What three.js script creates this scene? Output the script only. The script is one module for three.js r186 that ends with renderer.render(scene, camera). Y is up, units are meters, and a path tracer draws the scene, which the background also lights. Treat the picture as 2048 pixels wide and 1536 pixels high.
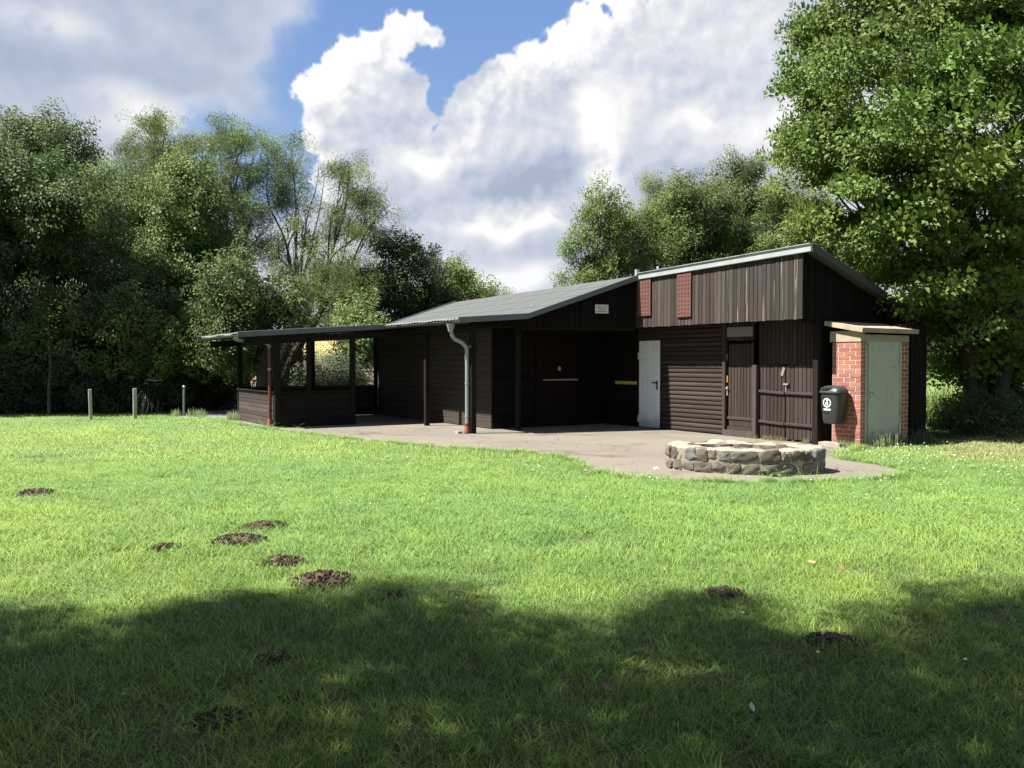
import * as THREE from 'three';
import { mergeGeometries, mergeVertices, toCreasedNormals } from 'three/addons/utils/BufferGeometryUtils.js';
import { ImprovedNoise } from 'three/addons/math/ImprovedNoise.js';

// ------------------------------------------------------------------ camera, sun, exposure, sky
const scene = new THREE.Scene();
const camera = new THREE.PerspectiveCamera(49.92, 4 / 3, 0.1, 2000);
camera.position.set(0, 1.55, 0);
camera.rotation.x = -Math.atan(42 / 1650);
scene.add(camera);
const renderer = new THREE.WebGLRenderer({ antialias: true });
renderer.toneMapping = THREE.LinearToneMapping;
const EXPOSURE = 4.3;
renderer.toneMappingExposure = EXPOSURE;
renderer.shadowMap.enabled = true;

const SUN = new THREE.Vector3(1.058, -1.57, -0.202).normalize();      // the way the sunlight travels
const sun = new THREE.DirectionalLight(new THREE.Color(1, 0.955, 0.88), 3.8);
sun.name = 'sun';
sun.position.copy(SUN).multiplyScalar(-90).add(new THREE.Vector3(0, 0, -14));
sun.target.position.set(0, 0, -14);
sun.castShadow = true;
sun.shadow.mapSize.set(4096, 4096);
Object.assign(sun.shadow.camera, { left: -40, right: 40, top: 40, bottom: -40, near: 1, far: 220 });
scene.add(sun, sun.target);

const perlin = new ImprovedNoise();
function fbm(x, y, z, oct, gain = 0.5) {
  let s = 0, a = 1, n = 0;
  for (let i = 0; i < oct; i++) { s += a * perlin.noise(x, y, z); n += a; a *= gain; x *= 2.03; y *= 2.03; z *= 2.03; x += 7.3; y += 3.1; z += 5.7; }
  return s / n;
}
function billow(x, y, z, oct, gain = 0.55) {
  let s = 0, a = 1, n = 0;
  for (let i = 0; i < oct; i++) { s += a * (1 - 2.2 * Math.abs(perlin.noise(x, y, z))); n += a; a *= gain; x *= 2.1; y *= 2.1; z *= 2.1; x += 4.1; y += 9.2; z += 1.7; }
  return s / n;
}
const sstep = (a, b, x) => { const t = Math.min(1, Math.max(0, (x - a) / (b - a))); return t * t * (3 - 2 * t); };
const mix = (a, b, t) => a + (b - a) * t;
const D2R = Math.PI / 180;
// cumulus heads (azimuth, elevation, radius in degrees)
const HEADS = [[-12.9, 17.6, 1.7], [-11.2, 18.8, 2.1], [-9.6, 20, 1.9], [-7.8, 20.9, 1.6], [-6.4, 21.6, 1.0], [-5.3, 21, 1.0], [-8.4, 17.9, 2.9], [-11, 15.6, 3.2], [-7, 15.5, 2.3], [-9, 12, 4.5],
  [-3.6, 16.6, 1.5], [-2.2, 17.7, 1.9], [-0.5, 18.8, 1.8], [1.4, 19.2, 1.9], [3.4, 20.2, 1.9], [5.6, 21.6, 1.9], [7.6, 23.2, 1.9], [10, 25.6, 2.5], [-0.8, 15.0, 3.6], [3.4, 16.4, 4.6], [8.4, 18.4, 4.7], [13.2, 20.4, 5.0], [17.6, 19.4, 7], [9.4, 14, 7], [16, 12.4, 7], [23, 16, 8], [-4.2, 13.4, 3.4],
  [-1.5, 9, 5], [5, 9, 6], [30, 14, 9]];
const GREY = [[-31, 22, 8], [-24, 23, 8], [-18.2, 23.8, 3.3], [-15.8, 22.0, 1.9], [-28, 18, 7], [-19.5, 19.0, 2.8], [-36, 18, 9]];
const BRIGHT = [[6.2, 15.6, 1.5, 3.2, 0.30], [7.4, 12.8, 2.0, 1.3, 0.18], [13.0, 16.8, 1.6, 1.0, 0.24], [-5.6, 14.6, 2, 1, 0.3], [-0.6, 9.6, 2.8, 0.7, 0.22], [2, 9.9, 2, 0.7, 0.2], [0.6, 5.6, 2.6, 1.0, 0.35], [-3, 5, 2, 0.8, 0.25], [18.5, 15.5, 2, 1.6, 0.3], [-24, 15.4, 3, 1.3, 0.3], [-28.5, 19.4, 2.6, 1, 0.2], [7.6, 15.2, 0.9, 2.6, 0.12]];
const DARK = [[2.4, 12.6, 3.6, 0.9, 0.34], [-3.6, 12.9, 1.8, 0.8, 0.16], [-1, 11.4, 5, 0.8, 0.22], [11, 12.2, 3.4, 1.6, 0.2], [3, 7.4, 4, 0.7, 0.14], [-24, 17.2, 6, 1.2, 0.12], [-31, 17, 4, 1.5, 0.1], [3.2, 17.6, 1.0, 0.8, 0.15]];
function skyTexture() {
  const W = 4096, H = 2048, data = new Float32Array(W * H * 4);
  const headField = (X, Y) => { let m = 9; for (const h of HEADS) { const d = Math.hypot((X - h[0]) * 0.95, Y - h[1]) - h[2]; if (d < m) m = d; } return m; };
  const greyField = (X, Y) => { let m = 14; for (const h of GREY) { const d = Math.hypot((X - h[0]) * 0.9, Y - h[1]) - h[2]; if (d < m) m = d; } return m; };
  const bell = (list, X, Y) => { let s = 0; for (const [a, e, ra, re, k] of list) { const q = ((X - a) / ra) ** 2 + ((Y - e) / re) ** 2; if (q < 6) s += k * Math.exp(-q); } return s; };
  for (let j = 0; j < H; j++) {
    const el = ((j + 0.5) / H - 0.5) * 180, ce = Math.cos(el * D2R), dy = Math.sin(el * D2R);
    for (let i = 0; i < W; i++) {
      const o = (j * W + i) * 4;
      data[o + 3] = 1;
      if (el < -0.5) { data[o] = 0.20 / EXPOSURE; data[o + 1] = 0.21 / EXPOSURE; data[o + 2] = 0.17 / EXPOSURE; continue; }
      let az = ((i + 0.5) / W - 0.25) * 360; if (az > 180) az -= 360;
      const dx = Math.sin(az * D2R) * ce, dz = -Math.cos(az * D2R) * ce;
      const near = Math.abs(az) < 44 && el < 34;
      const oct = near ? 6 : 4;
      // blue sky, paler towards the horizon
      const t = sstep(2, 26, el), t2 = sstep(20, 80, el);
      let r = mix(mix(0.42, 0.20, t), 0.12, t2), g = mix(mix(0.60, 0.355, t), 0.25, t2), b = mix(mix(0.86, 0.70, t), 0.56, t2);
      const wx = fbm(dx * 9, dy * 9, dz * 9, 3) * 1.6, wy = fbm(dx * 9 + 31, dy * 9, dz * 9 + 11, 3) * 1.6;
      const X = az + wx, Y = el + wy;
      const puff = billow(dx * 19 + 3, dy * 19, dz * 19, oct) + (near ? 0.36 * billow(dx * 62, dy * 62 + 5, dz * 62, 3) : 0);
      const puffL = near ? billow(dx * 19 + 3 - 0.16, dy * 19 + 0.2, dz * 19, 4) : puff;
      const soft = fbm(dx * 5 + 13, dy * 9, dz * 5, near ? 5 : 4);
      const fine = near ? fbm(dx * 40, dy * 40, dz * 40, 4) : 0;
      // general soft cloud everywhere beyond the picture, of the same kind
      const general = sstep(-0.06, 0.22, fbm(dx * 2.2 + 40, dy * 3.4, dz * 2.2, 5) + 0.07 + 0.16 * sstep(10, 0, el));
      const away = sstep(36, 60, Math.abs(az)) + sstep(26, 38, el) * (1 - sstep(36, 60, Math.abs(az)));
      const gf = greyField(X, Y) + soft * 4.2 - puff * 0.5;
      const greyCover = sstep(1.6, -1.4, gf);
      const low = sstep(12.5, 9.0, el + soft * 7 + fine) * 0.96;
      const layer = Math.max(greyCover * (1 - away), low * (1 - away), general * away);
      // shade of the soft layer
      const sh = 0.56 + 0.20 * soft + 0.05 * fine + 0.16 * low + 0.06 * away + 0.24 * sstep(-1.6, 0.8, gf) * greyCover + 0.05 * puff + bell(BRIGHT, az + wx * 1.8, el + wy * 1.2 + soft) * (0.2 + 0.9 * sstep(-0.3, 0.6, puff + soft)) - bell(DARK, az + wx, el + wy * 0.5) * 0.6;
      let v = Math.min(1.0, Math.max(0.42, sh));
      const cool = sstep(0.95, 0.35, v);
      r = mix(r, v * mix(1, 0.80, cool), layer); g = mix(g, v * mix(1, 0.965, cool), layer); b = mix(b, v * mix(1.02, 1.30, cool), layer);
      // cumulus with crisp heads
      const hf = headField(az + wx * 0.5, el + wy * 0.5) - puff * 1.15 + 1.15;
      let cover = sstep(0.22, -0.16, hf) * (1 - away);
      cover *= sstep(6, 11, el + soft * 6);
      if (cover > 0) {
        const inL = headField(az - 2.2 + wx * 0.5, el + 2.4 + wy * 0.5);
        const rim = sstep(-2.6, 1.4, inL - puff * 1.3);
        let c = 0.735 + 0.44 * rim * rim + (0.20 + 0.10 * rim) * (puffL - puff) + 0.08 * puff + 0.24 * soft + bell(BRIGHT, az + wx * 2.2 + soft * 3 + puff * 0.5, el + wy * 2.2 + puff * 0.6) * (0.1 + 1.3 * sstep(-0.35, 0.7, puff + soft)) - bell(DARK, az + wx, el + wy) * 0.8;
        c -= 0.16 * sstep(15, 8, el);
        c = Math.min(1.15, Math.max(0.48, c));
        const cl = sstep(0.95, 0.4, c);
        r = mix(r, c * mix(1, 0.84, cl), cover); g = mix(g, c * mix(1, 0.97, cl), cover); b = mix(b, c * mix(1.02, 1.27, cl), cover);
      }
      data[o] = r / EXPOSURE; data[o + 1] = g / EXPOSURE; data[o + 2] = b / EXPOSURE;
    }
  }
  const tx = new THREE.DataTexture(data, W, H, THREE.RGBAFormat, THREE.FloatType);
  tx.mapping = THREE.EquirectangularReflectionMapping;
  tx.magFilter = THREE.LinearFilter;
  tx.needsUpdate = true;
  return tx;
}
scene.background = skyTexture();
scene.environment = scene.background;

// ------------------------------------------------------------------ helpers
function rng(seed) { let a = seed >>> 0; return () => { a = (a + 0x6d2b79f5) | 0; let t = Math.imul(a ^ (a >>> 15), 1 | a); t = (t + Math.imul(t ^ (t >>> 7), 61 | t)) ^ t; return ((t ^ (t >>> 14)) >>> 0) / 4294967296; }; }
const V = (x, y, z) => new THREE.Vector3(x, y, z);
const used = new Map();
function numbered(name) { const n = used.get(name) ?? 0; used.set(name, n + 1); return n ? name + '_' + String(n).padStart(3, '0') : name; }
function tag(o, label, category, group, kind) {
  if (label) o.userData.label = label;
  if (category) o.userData.category = category;
  if (group) o.userData.group = group;
  if (kind) o.userData.kind = kind;
  return o;
}
function thing(name, label, category, pos = [0, 0, 0], turn = 0, group) {
  const o = new THREE.Group(); o.name = numbered(name); o.position.set(...pos); o.rotation.y = turn; scene.add(o);
  return tag(o, label, category, group);
}
function mesh(name, geo, mat, parent = scene) {
  const m = new THREE.Mesh(geo, mat); m.castShadow = m.receiveShadow = true;
  m.name = parent === scene ? numbered(name) : name;
  parent.add(m); return m;
}
function inst(name, geo, mat, list, parent = scene) {         // list of [Matrix4, Color]
  const m = new THREE.InstancedMesh(geo, mat, list.length); m.castShadow = m.receiveShadow = true;
  m.name = parent === scene ? numbered(name) : name;
  list.forEach(([t, c], i) => { m.setMatrixAt(i, t); m.setColorAt(i, c); });
  parent.add(m); return m;
}
const enc = (x) => Math.round(255 * Math.min(1, Math.max(0, x <= 0.0031308 ? 12.92 * x : 1.055 * Math.pow(x, 1 / 2.4) - 0.055)));
function tex(n, m, fn, srgb = true) {                            // fn(u, v) in 0..1 gives linear colours
  const d = new Uint8Array(n * m * 4);
  for (let j = 0; j < m; j++) for (let i = 0; i < n; i++) {
    const c = fn(i / n, j / m), o = (j * n + i) * 4;
    for (let k = 0; k < 3; k++) d[o + k] = srgb ? enc(c[k]) : Math.round(255 * Math.min(1, Math.max(0, c[k])));
    d[o + 3] = 255;
  }
  const t = new THREE.DataTexture(d, n, m, THREE.RGBAFormat);
  t.wrapS = t.wrapT = THREE.RepeatWrapping; t.magFilter = THREE.LinearFilter; t.colorSpace = srgb ? THREE.SRGBColorSpace : THREE.NoColorSpace; t.needsUpdate = true;
  return t;
}
// noise that repeats over 0..1 in both directions: points on two circles
function tile(u, v, fu, fv, oct, seed = 0) {
  let s = 0, a = 1, n = 0;
  for (let i = 0; i < oct; i++) {
    const pu = fu, pv = fv, x = u * pu, y = v * pv, x0 = Math.floor(x), y0 = Math.floor(y), fx = x - x0, fy = y - y0, sx = fx * fx * (3 - 2 * fx), sy = fy * fy * (3 - 2 * fy);
    const h = (p, q) => { let k = Math.imul((((p % pu) + pu) % pu) + seed * 131 + i * 977, 374761393) + Math.imul((((q % pv) + pv) % pv), 668265263); k = Math.imul(k ^ (k >>> 13), 1274126177); return ((k ^ (k >>> 16)) >>> 0) / 4294967295 * 2 - 1; };
    s += a * mix(mix(h(x0, y0), h(x0 + 1, y0), sx), mix(h(x0, y0 + 1), h(x0 + 1, y0 + 1), sx), sy); n += a; a *= 0.55; fu *= 2; fv *= 2;
  }
  return s / n;
}
const rep = (t, x, y) => { const c = t.clone(); c.repeat.set(x, y); c.needsUpdate = true; return c; };
const rgb = (r, g, b) => new THREE.Color().setRGB(r, g, b);
const std = (o) => new THREE.MeshStandardMaterial({ roughness: 0.85, ...o });

// ------------------------------------------------------------------ materials
const grainTex = tex(256, 1024, (u, v) => { const g = tile(u, v, 48, 4, 3, 1), f = tile(u, v, 8, 2, 3, 2), s = tile(u, v, 128, 16, 2, 3); const k = 0.92 + 0.30 * g + 0.26 * f + 0.12 * s; return [k, k * (0.97 + 0.05 * f), k * (0.94 + 0.08 * f)]; });
const grainBump = tex(256, 1024, (u, v) => { const g = 0.5 + 0.4 * tile(u, v, 64, 5, 3, 1); return [g, g, g]; }, false);
const wornTex = tex(512, 1024, (u, v) => {
  const g = tile(u, v, 64, 4, 3, 4), st = sstep(0.22, 0.55, tile(u, v, 30, 3, 3, 9) + 0.3 * tile(u, v, 6, 3, 2, 12)), k = 0.9 + 0.34 * g;
  return [mix(k * 0.62, 4.2, st * 0.62), mix(k * 0.60, 3.7, st * 0.62), mix(k * 0.57, 3.1, st * 0.62)].map((x) => x * 0.27);
});
const wood = (r, g, b, t = grainTex, ro = 0.85) => new THREE.MeshPhysicalMaterial({ specularIntensity: r < 0.02 ? 0.15 : 0.4, color: rgb(r, g, b), map: rep(t, 1.6, 0.45), bumpMap: rep(grainBump, 1.6, 0.45), bumpScale: 0.0015, roughness: ro });
const M = {
  wood: [wood(0.0396, 0.0297, 0.0253), wood(0.033, 0.0242, 0.0209), wood(0.0473, 0.0363, 0.0319)],
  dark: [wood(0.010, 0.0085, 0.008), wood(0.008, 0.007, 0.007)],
  parapet: [wood(0.052, 0.0418, 0.0373), wood(0.0429, 0.035, 0.0316), wood(0.0621, 0.0508, 0.0452), wood(0.0486, 0.0407, 0.0384), wood(0.0689, 0.0576, 0.052), wood(0.0384, 0.0305, 0.0271)],
  worn: [wood(0.22, 0.195, 0.178, wornTex), wood(0.28, 0.25, 0.225, wornTex), wood(0.18, 0.16, 0.145, wornTex)],
  post: wood(0.017, 0.014, 0.0125),
  bleached: wood(0.066, 0.056, 0.050),
  redDoor: wood(0.0125, 0.0075, 0.0065),
};
const speck = tex(512, 512, (u, v) => { const k = 1 + 0.25 * tile(u, v, 6, 6, 4, 21) + 0.35 * tile(u, v, 160, 160, 2, 22); return [k, k, k].map((x) => x * 0.75); });
const stainTex = tex(512, 512, (u, v) => { const k = 0.9 + 0.12 * tile(u, v, 5, 5, 4, 25) - 0.5 * sstep(0.42, 0.6, tile(u, v, 10, 6, 4, 27)) * 0.5; return [k, k, k * 0.97]; });
const doorTex = tex(256, 512, (u, v) => {
  const k = 0.98 + 0.06 * tile(u, v, 3, 3, 4, 71), drip = sstep(0.34, 0.6, tile(u, v, 26, 2, 3, 73)) * 0.16, spot = sstep(0.46, 0.62, tile(u, v, 9, 12, 4, 75)) * 0.4, base = sstep(0.16, 0.0, v + 0.06 * tile(u, v, 14, 4, 3, 77)) * 0.45;
  const m = (1 - drip) * (1 - spot) * (1 - base) * k; return [m, m * (1 + 0.03 * spot), m * (0.98 - 0.08 * base)];
});
M.roof = std({ color: rgb(0.088, 0.094, 0.091), map: rep(speck, 0.5, 0.5), bumpMap: rep(speck, 0.8, 0.8), bumpScale: 0.003, roughness: 0.95 });
M.eave = std({ color: rgb(0.22, 0.22, 0.21), map: rep(speck, 0.5, 0.5), roughness: 0.9 });
M.darkTrim = std({ color: rgb(0.045, 0.052, 0.052), roughness: 0.6 });
M.fascia = std({ color: rgb(0.095, 0.112, 0.122), map: rep(stainTex, 0.35, 1), roughness: 0.5 });
M.flashing = std({ color: rgb(0.36, 0.40, 0.405), map: rep(stainTex, 0.35, 1), roughness: 0.42, metalness: 0.25 });
M.gutter = std({ color: rgb(0.07, 0.075, 0.075), roughness: 0.6 });
M.zinc = std({ color: rgb(0.28, 0.31, 0.32), map: rep(stainTex, 1, 1), roughness: 0.45, metalness: 0.35 });
M.redPipe = std({ color: rgb(0.13, 0.030, 0.022), map: rep(stainTex, 2, 1), roughness: 0.5 });
M.terracotta = std({ color: rgb(0.30, 0.085, 0.05), map: rep(speck, 3, 3), roughness: 0.8 });
M.paintedPipe = std({ color: rgb(0.30, 0.29, 0.25), map: rep(stainTex, 1, 1), roughness: 0.7 });
M.ventRed = std({ color: rgb(0.115, 0.042, 0.032), map: rep(stainTex, 0.8, 0.8), roughness: 0.65 });
M.hole = std({ color: rgb(0.006, 0.006, 0.007), roughness: 1 });
M.whiteDoor = std({ color: rgb(0.66, 0.69, 0.71), map: rep(doorTex, 0.8, 0.47), roughness: 0.55 });
M.greenDoor = std({ color: rgb(0.345, 0.37, 0.295), map: rep(doorTex, 0.9, 0.52), roughness: 0.6 });
M.black = std({ color: rgb(0.012, 0.012, 0.013), roughness: 0.35 });
M.steel = std({ color: rgb(0.45, 0.45, 0.44), roughness: 0.35, metalness: 0.7 });
M.yellow = std({ color: rgb(0.42, 0.34, 0.06), roughness: 0.6 });
M.greyPanel = std({ color: rgb(0.20, 0.19, 0.175), map: rep(stainTex, 1, 1), roughness: 0.7 });
const concreteTex = tex(512, 512, (u, v) => { const k = 0.85 + 0.18 * tile(u, v, 5, 5, 5, 31) + 0.12 * tile(u, v, 90, 90, 2, 33) - 0.22 * sstep(0.3, 0.6, tile(u, v, 9, 4, 4, 35)); return [k, k * 0.985, k * 0.95]; });
M.concrete = std({ color: rgb(0.40, 0.385, 0.34), map: rep(concreteTex, 0.9, 0.9), bumpMap: rep(concreteTex, 0.9, 0.9), bumpScale: 0.004, roughness: 0.95 });
M.slab = std({ color: rgb(0.33, 0.28, 0.21), map: rep(concreteTex, 1.2, 1.2), bumpMap: rep(concreteTex, 1.2, 1.2), bumpScale: 0.004, roughness: 0.95 });
M.mortar = std({ color: rgb(0.56, 0.47, 0.38), map: rep(concreteTex, 2, 2), roughness: 0.95 });
M.brick = [[0.3277, 0.1266, 0.0881], [0.2938, 0.1073, 0.0768], [0.3729, 0.1525, 0.1085], [0.3164, 0.1175, 0.0881], [0.3503, 0.1333, 0.0881], [0.2825, 0.113, 0.0904]].map((c) => std({ color: rgb(...c), map: rep(speck, 5, 5), bumpMap: rep(speck, 5, 5), bumpScale: 0.002, roughness: 0.9 }));
const stoneTex = tex(512, 512, (u, v) => { const k = 0.9 + 0.4 * tile(u, v, 6, 6, 5, 41) + 0.2 * tile(u, v, 60, 60, 2, 43), m = sstep(0.1, 0.6, tile(u, v, 7, 7, 4, 44)); return [k * mix(0.8, 0.72, m), k * mix(0.77, 0.74, m), k * mix(0.72, 0.56, m)]; });
M.stone = [[0.1638, 0.1446, 0.1175], [0.1299, 0.1153, 0.096], [0.1977, 0.1718, 0.1356], [0.096, 0.087, 0.0735], [0.1582, 0.165, 0.1695]].map((c) => std({ color: rgb(...c), map: rep(stoneTex, 1, 1), bumpMap: rep(stoneTex, 1, 1), bumpScale: 0.007, roughness: 0.95 }));
M.cement = std({ color: rgb(0.31, 0.27, 0.215), map: rep(concreteTex, 1.4, 1.4), bumpMap: rep(stoneTex, 2, 2), bumpScale: 0.012, roughness: 0.95 });
M.ash = std({ color: rgb(0.06, 0.055, 0.05), map: rep(stoneTex, 2, 2), roughness: 1 });
const asphaltTex = tex(1024, 1024, (u, v) => {
  const k = 0.88 + 0.20 * tile(u, v, 4, 4, 5, 51) + 0.20 * tile(u, v, 256, 256, 2, 53) - 0.26 * sstep(0.28, 0.55, tile(u, v, 5, 5, 4, 55)) - 0.22 * sstep(0.035, 0.0, Math.abs(tile(u, v, 3, 3, 4, 58))), w = tile(u, v, 3, 3, 3, 56) * 0.06;
  return [k * (1 + w), k, k * (1 - w)];
});
M.asphalt = std({ color: rgb(0.156, 0.135, 0.108), map: rep(asphaltTex, 0.25, 0.25), bumpMap: rep(asphaltTex, 0.5, 0.5), bumpScale: 0.006, roughness: 0.95 });
M.gravel = std({ color: rgb(0.17, 0.17, 0.175), map: rep(asphaltTex, 0.6, 0.6), bumpMap: rep(asphaltTex, 0.8, 0.8), bumpScale: 0.02, roughness: 1 });
M.soil = std({ color: rgb(0.085, 0.052, 0.034), map: rep(stoneTex, 3, 3), bumpMap: rep(stoneTex, 3, 3), bumpScale: 0.012, roughness: 1 });
const barkTex = tex(256, 512, (u, v) => { const k = 0.75 + 0.5 * Math.abs(tile(u, v, 20, 5, 4, 61)) + 0.25 * tile(u, v, 4, 4, 3, 62), m = sstep(0.1, 0.5, tile(u, v, 5, 5, 3, 63)) * 0.25; return [k * (1 - m), k * (0.94 - m * 0.3), k * (0.85 - m)]; });
M.bark = std({ color: rgb(0.042, 0.035, 0.028), map: barkTex, bumpMap: barkTex, bumpScale: 0.02, roughness: 0.95 });
M.barkPale = std({ color: rgb(0.085, 0.075, 0.062), map: barkTex, bumpMap: barkTex, bumpScale: 0.01, roughness: 0.95 });
const leafMat = (c, tr = 0.4) => new THREE.MeshPhysicalMaterial({ color: rgb(...c), roughness: 0.93, transmission: tr, thickness: 0, specularIntensity: 0.3, clearcoat: 0.14, clearcoatRoughness: 0.42, side: THREE.DoubleSide, vertexColors: true });
M.leaf = leafMat([1, 1, 1], 0.46);
M.blade = leafMat([1, 1, 1], 0.40); M.blade.clearcoat = 0.22; M.blade.clearcoatRoughness = 0.42;
M.petal = std({ color: rgb(0.7, 0.68, 0.6), roughness: 0.9 });

// ------------------------------------------------------------------ the ground
const TH = Math.atan(1057 / 1650), CA = Math.cos(TH), SA = Math.sin(TH);
const uv2xz = (u, v) => [u * SA + v * CA, u * CA - v * SA];
const hillY = (x, z) => { const t = sstep(-36, -100, z); return t * 4.4 + 0.5 * t * perlin.noise(x * 0.02, 3, z * 0.02); };
{
  const n = 150, pos = [], col = [], uvs = [], idx = [], c = (s) => s * 26 + Math.sign(s) * Math.pow(Math.abs(s), 4) * 520;
  for (let j = 0; j <= n; j++) for (let i = 0; i <= n; i++) {
    const x = c(i / n * 2 - 1), z = c(j / n * 2 - 1) - 12;
    pos.push(x, hillY(x, z), z); uvs.push(x * 0.5, z * 0.5);
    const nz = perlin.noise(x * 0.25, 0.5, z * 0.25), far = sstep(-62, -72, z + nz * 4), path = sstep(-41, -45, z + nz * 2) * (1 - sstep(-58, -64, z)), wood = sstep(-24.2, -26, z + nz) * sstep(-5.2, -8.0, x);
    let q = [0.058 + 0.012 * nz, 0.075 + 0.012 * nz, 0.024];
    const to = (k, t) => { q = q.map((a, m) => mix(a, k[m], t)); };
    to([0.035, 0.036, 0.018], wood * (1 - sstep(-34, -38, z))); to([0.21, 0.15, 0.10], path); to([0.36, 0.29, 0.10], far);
    col.push(...q);
  }
  for (let j = 0; j < n; j++) for (let i = 0; i < n; i++) { const a = j * (n + 1) + i; idx.push(a, a + n + 1, a + 1, a + 1, a + n + 1, a + n + 2); }
  const g = new THREE.BufferGeometry();
  g.setAttribute('position', new THREE.Float32BufferAttribute(pos, 3)); g.setAttribute('color', new THREE.Float32BufferAttribute(col, 3)); g.setAttribute('uv', new THREE.Float32BufferAttribute(uvs, 2)); g.setIndex(idx); g.computeVertexNormals();
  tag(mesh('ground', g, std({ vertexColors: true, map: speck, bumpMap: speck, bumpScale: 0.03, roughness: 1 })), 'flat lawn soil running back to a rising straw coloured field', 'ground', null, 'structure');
}
function sheet(name, pts, y, mat, label, category) {
  const s = new THREE.Shape(pts.map(([x, z]) => new THREE.Vector2(x, -z)));
  const g = new THREE.ShapeGeometry(s); g.rotateX(-Math.PI / 2); g.translate(0, y, 0);
  const p = g.attributes.position, uvs = g.attributes.uv;
  for (let i = 0; i < p.count; i++) uvs.setXY(i, p.getX(i), p.getZ(i));
  return tag(mesh(name, g, mat), label, category, null, 'structure');
}
function roughen(pts, step, amp, seed) {
  const out = [];
  pts.forEach((p, i) => { const q = pts[(i + 1) % pts.length], L = Math.hypot(q[0] - p[0], q[1] - p[1]), n = Math.max(1, Math.round(L / step)); for (let k = 0; k < n; k++) { const t = k / n, x = mix(p[0], q[0], t), z = mix(p[1], q[1], t), d = amp * (perlin.noise(x * 2.3, seed, z * 2.3) + 0.5 * perlin.noise(x * 6, seed, z * 6)); out.push([x + d, z + d]); } });
  return out;
}
const front = [[-8.57, -22.81], [-5.92, -19.35], [-3.26, -16.58], [-1.6, -15.1], [-0.21, -14.26], [0.62, -13.72], [0.98, -12.82], [1.05, -11.75], [1.52, -11.04], [2.13, -10.76], [2.93, -10.58], [3.85, -10.62], [4.7, -10.8], [5.39, -11.28], [5.66, -11.92], [5.59, -12.51], [5.30, -13.15], [5.55, -14.02], [6.36, -14.9]];
const yard = roughen([...front, uv2xz(-9.15, 14.2), uv2xz(-16, 14.2), uv2xz(-23.3, 10.6), uv2xz(-23.3, 5.2)], 0.3, 0.06, 2.2);
sheet('paved_yard', yard, 0.012, M.asphalt, 'pale worn asphalt yard curving round the fire ring in front of the hut', 'pavement');
const path = roughen([[-9.6, -28.6], [-11.2, -27.6], [-9.9, -23.4], [-8.57, -22.5], uv2xz(-23.4, 5.2), uv2xz(-24.4, 8.4)], 0.4, 0.1, 4.2);
sheet('gravel_path', path, 0.006, M.gravel, 'short grey gravel path beside the open left end of the hut', 'path');
const inPoly = (pts, x, z) => { let c = false; for (let i = 0, j = pts.length - 1; i < pts.length; j = i++) { const [a, b] = pts[i], [d, e] = pts[j]; if ((b > z) !== (e > z) && x < (d - a) * (z - b) / (e - b) + a) c = !c; } return c; };
// ------------------------------------------------------------------ geometry builders
function prism(profile, len, ox = 0, oy = 0) {          // profile in XZ (counter-clockwise seen from +Y), length along +Y; uv in metres
  const pos = [], nor = [], uvs = [], idx = [], n = profile.length; let acc = 0;
  for (let i = 0; i < n; i++) {
    const a = profile[i], b = profile[(i + 1) % n], L = Math.hypot(b[0] - a[0], b[1] - a[1]), nx = (b[1] - a[1]) / L, nz = -(b[0] - a[0]) / L, k = pos.length / 3;
    for (const [q, s] of [[a, 0], [b, L]]) for (const y of [0, len]) { pos.push(q[0], y, q[1]); nor.push(nx, 0, nz); uvs.push(acc + s + ox, y + oy); }
    idx.push(k, k + 1, k + 2, k + 2, k + 1, k + 3); acc += L;
  }
  for (const [y, d] of [[0, -1], [len, 1]]) { const k = pos.length / 3; profile.forEach(([x, z]) => { pos.push(x, y, z); nor.push(0, d, 0); uvs.push(x + ox, z + oy); }); for (let i = 1; i < n - 1; i++) d > 0 ? idx.push(k, k + i + 1, k + i) : idx.push(k, k + i, k + i + 1); }
  const g = new THREE.BufferGeometry();
  g.setAttribute('position', new THREE.Float32BufferAttribute(pos, 3)); g.setAttribute('normal', new THREE.Float32BufferAttribute(nor, 3)); g.setAttribute('uv', new THREE.Float32BufferAttribute(uvs, 2)); g.setIndex(idx);
  return g;
}
const hr = rng(11);
const boardProfile = (w, t, b = 0.006) => [[-w / 2, 0], [-w / 2, t - b], [-w / 2 + b, t], [w / 2 - b, t], [w / 2, t - b], [w / 2, 0]].reverse();
const logProfile = (w, t) => { const p = [[w / 2, 0]]; for (let i = 0; i <= 6; i++) { const a = i / 6 * Math.PI; p.push([w / 2 * Math.cos(a) * 0.97, t * 0.25 + t * 0.75 * Math.sin(a)]); } p.push([-w / 2, 0]); return p; };
function board(w, len, t, round) { return prism(round ? logProfile(w, t) : boardProfile(w, t, Math.min(0.008, t * 0.4)), len, hr() * 5, hr() * 5); }
const HU = -9.94, HV = 13.3, TURN = -(Math.PI / 2 - TH);
const L = (u, v, h) => V(u - HU, h, HV - v);                 // hut frame: x along the front, z towards the lawn
const hutPos = [...uv2xz(HU, HV)]; hutPos.splice(1, 0, 0);
const mat4 = (p, x, y, z) => new THREE.Matrix4().makeBasis(x, y, z).setPosition(p);
const X = V(1, 0, 0), Y = V(0, 1, 0), Z = V(0, 0, 1), NX = V(-1, 0, 0), NZ = V(0, 0, -1);
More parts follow.
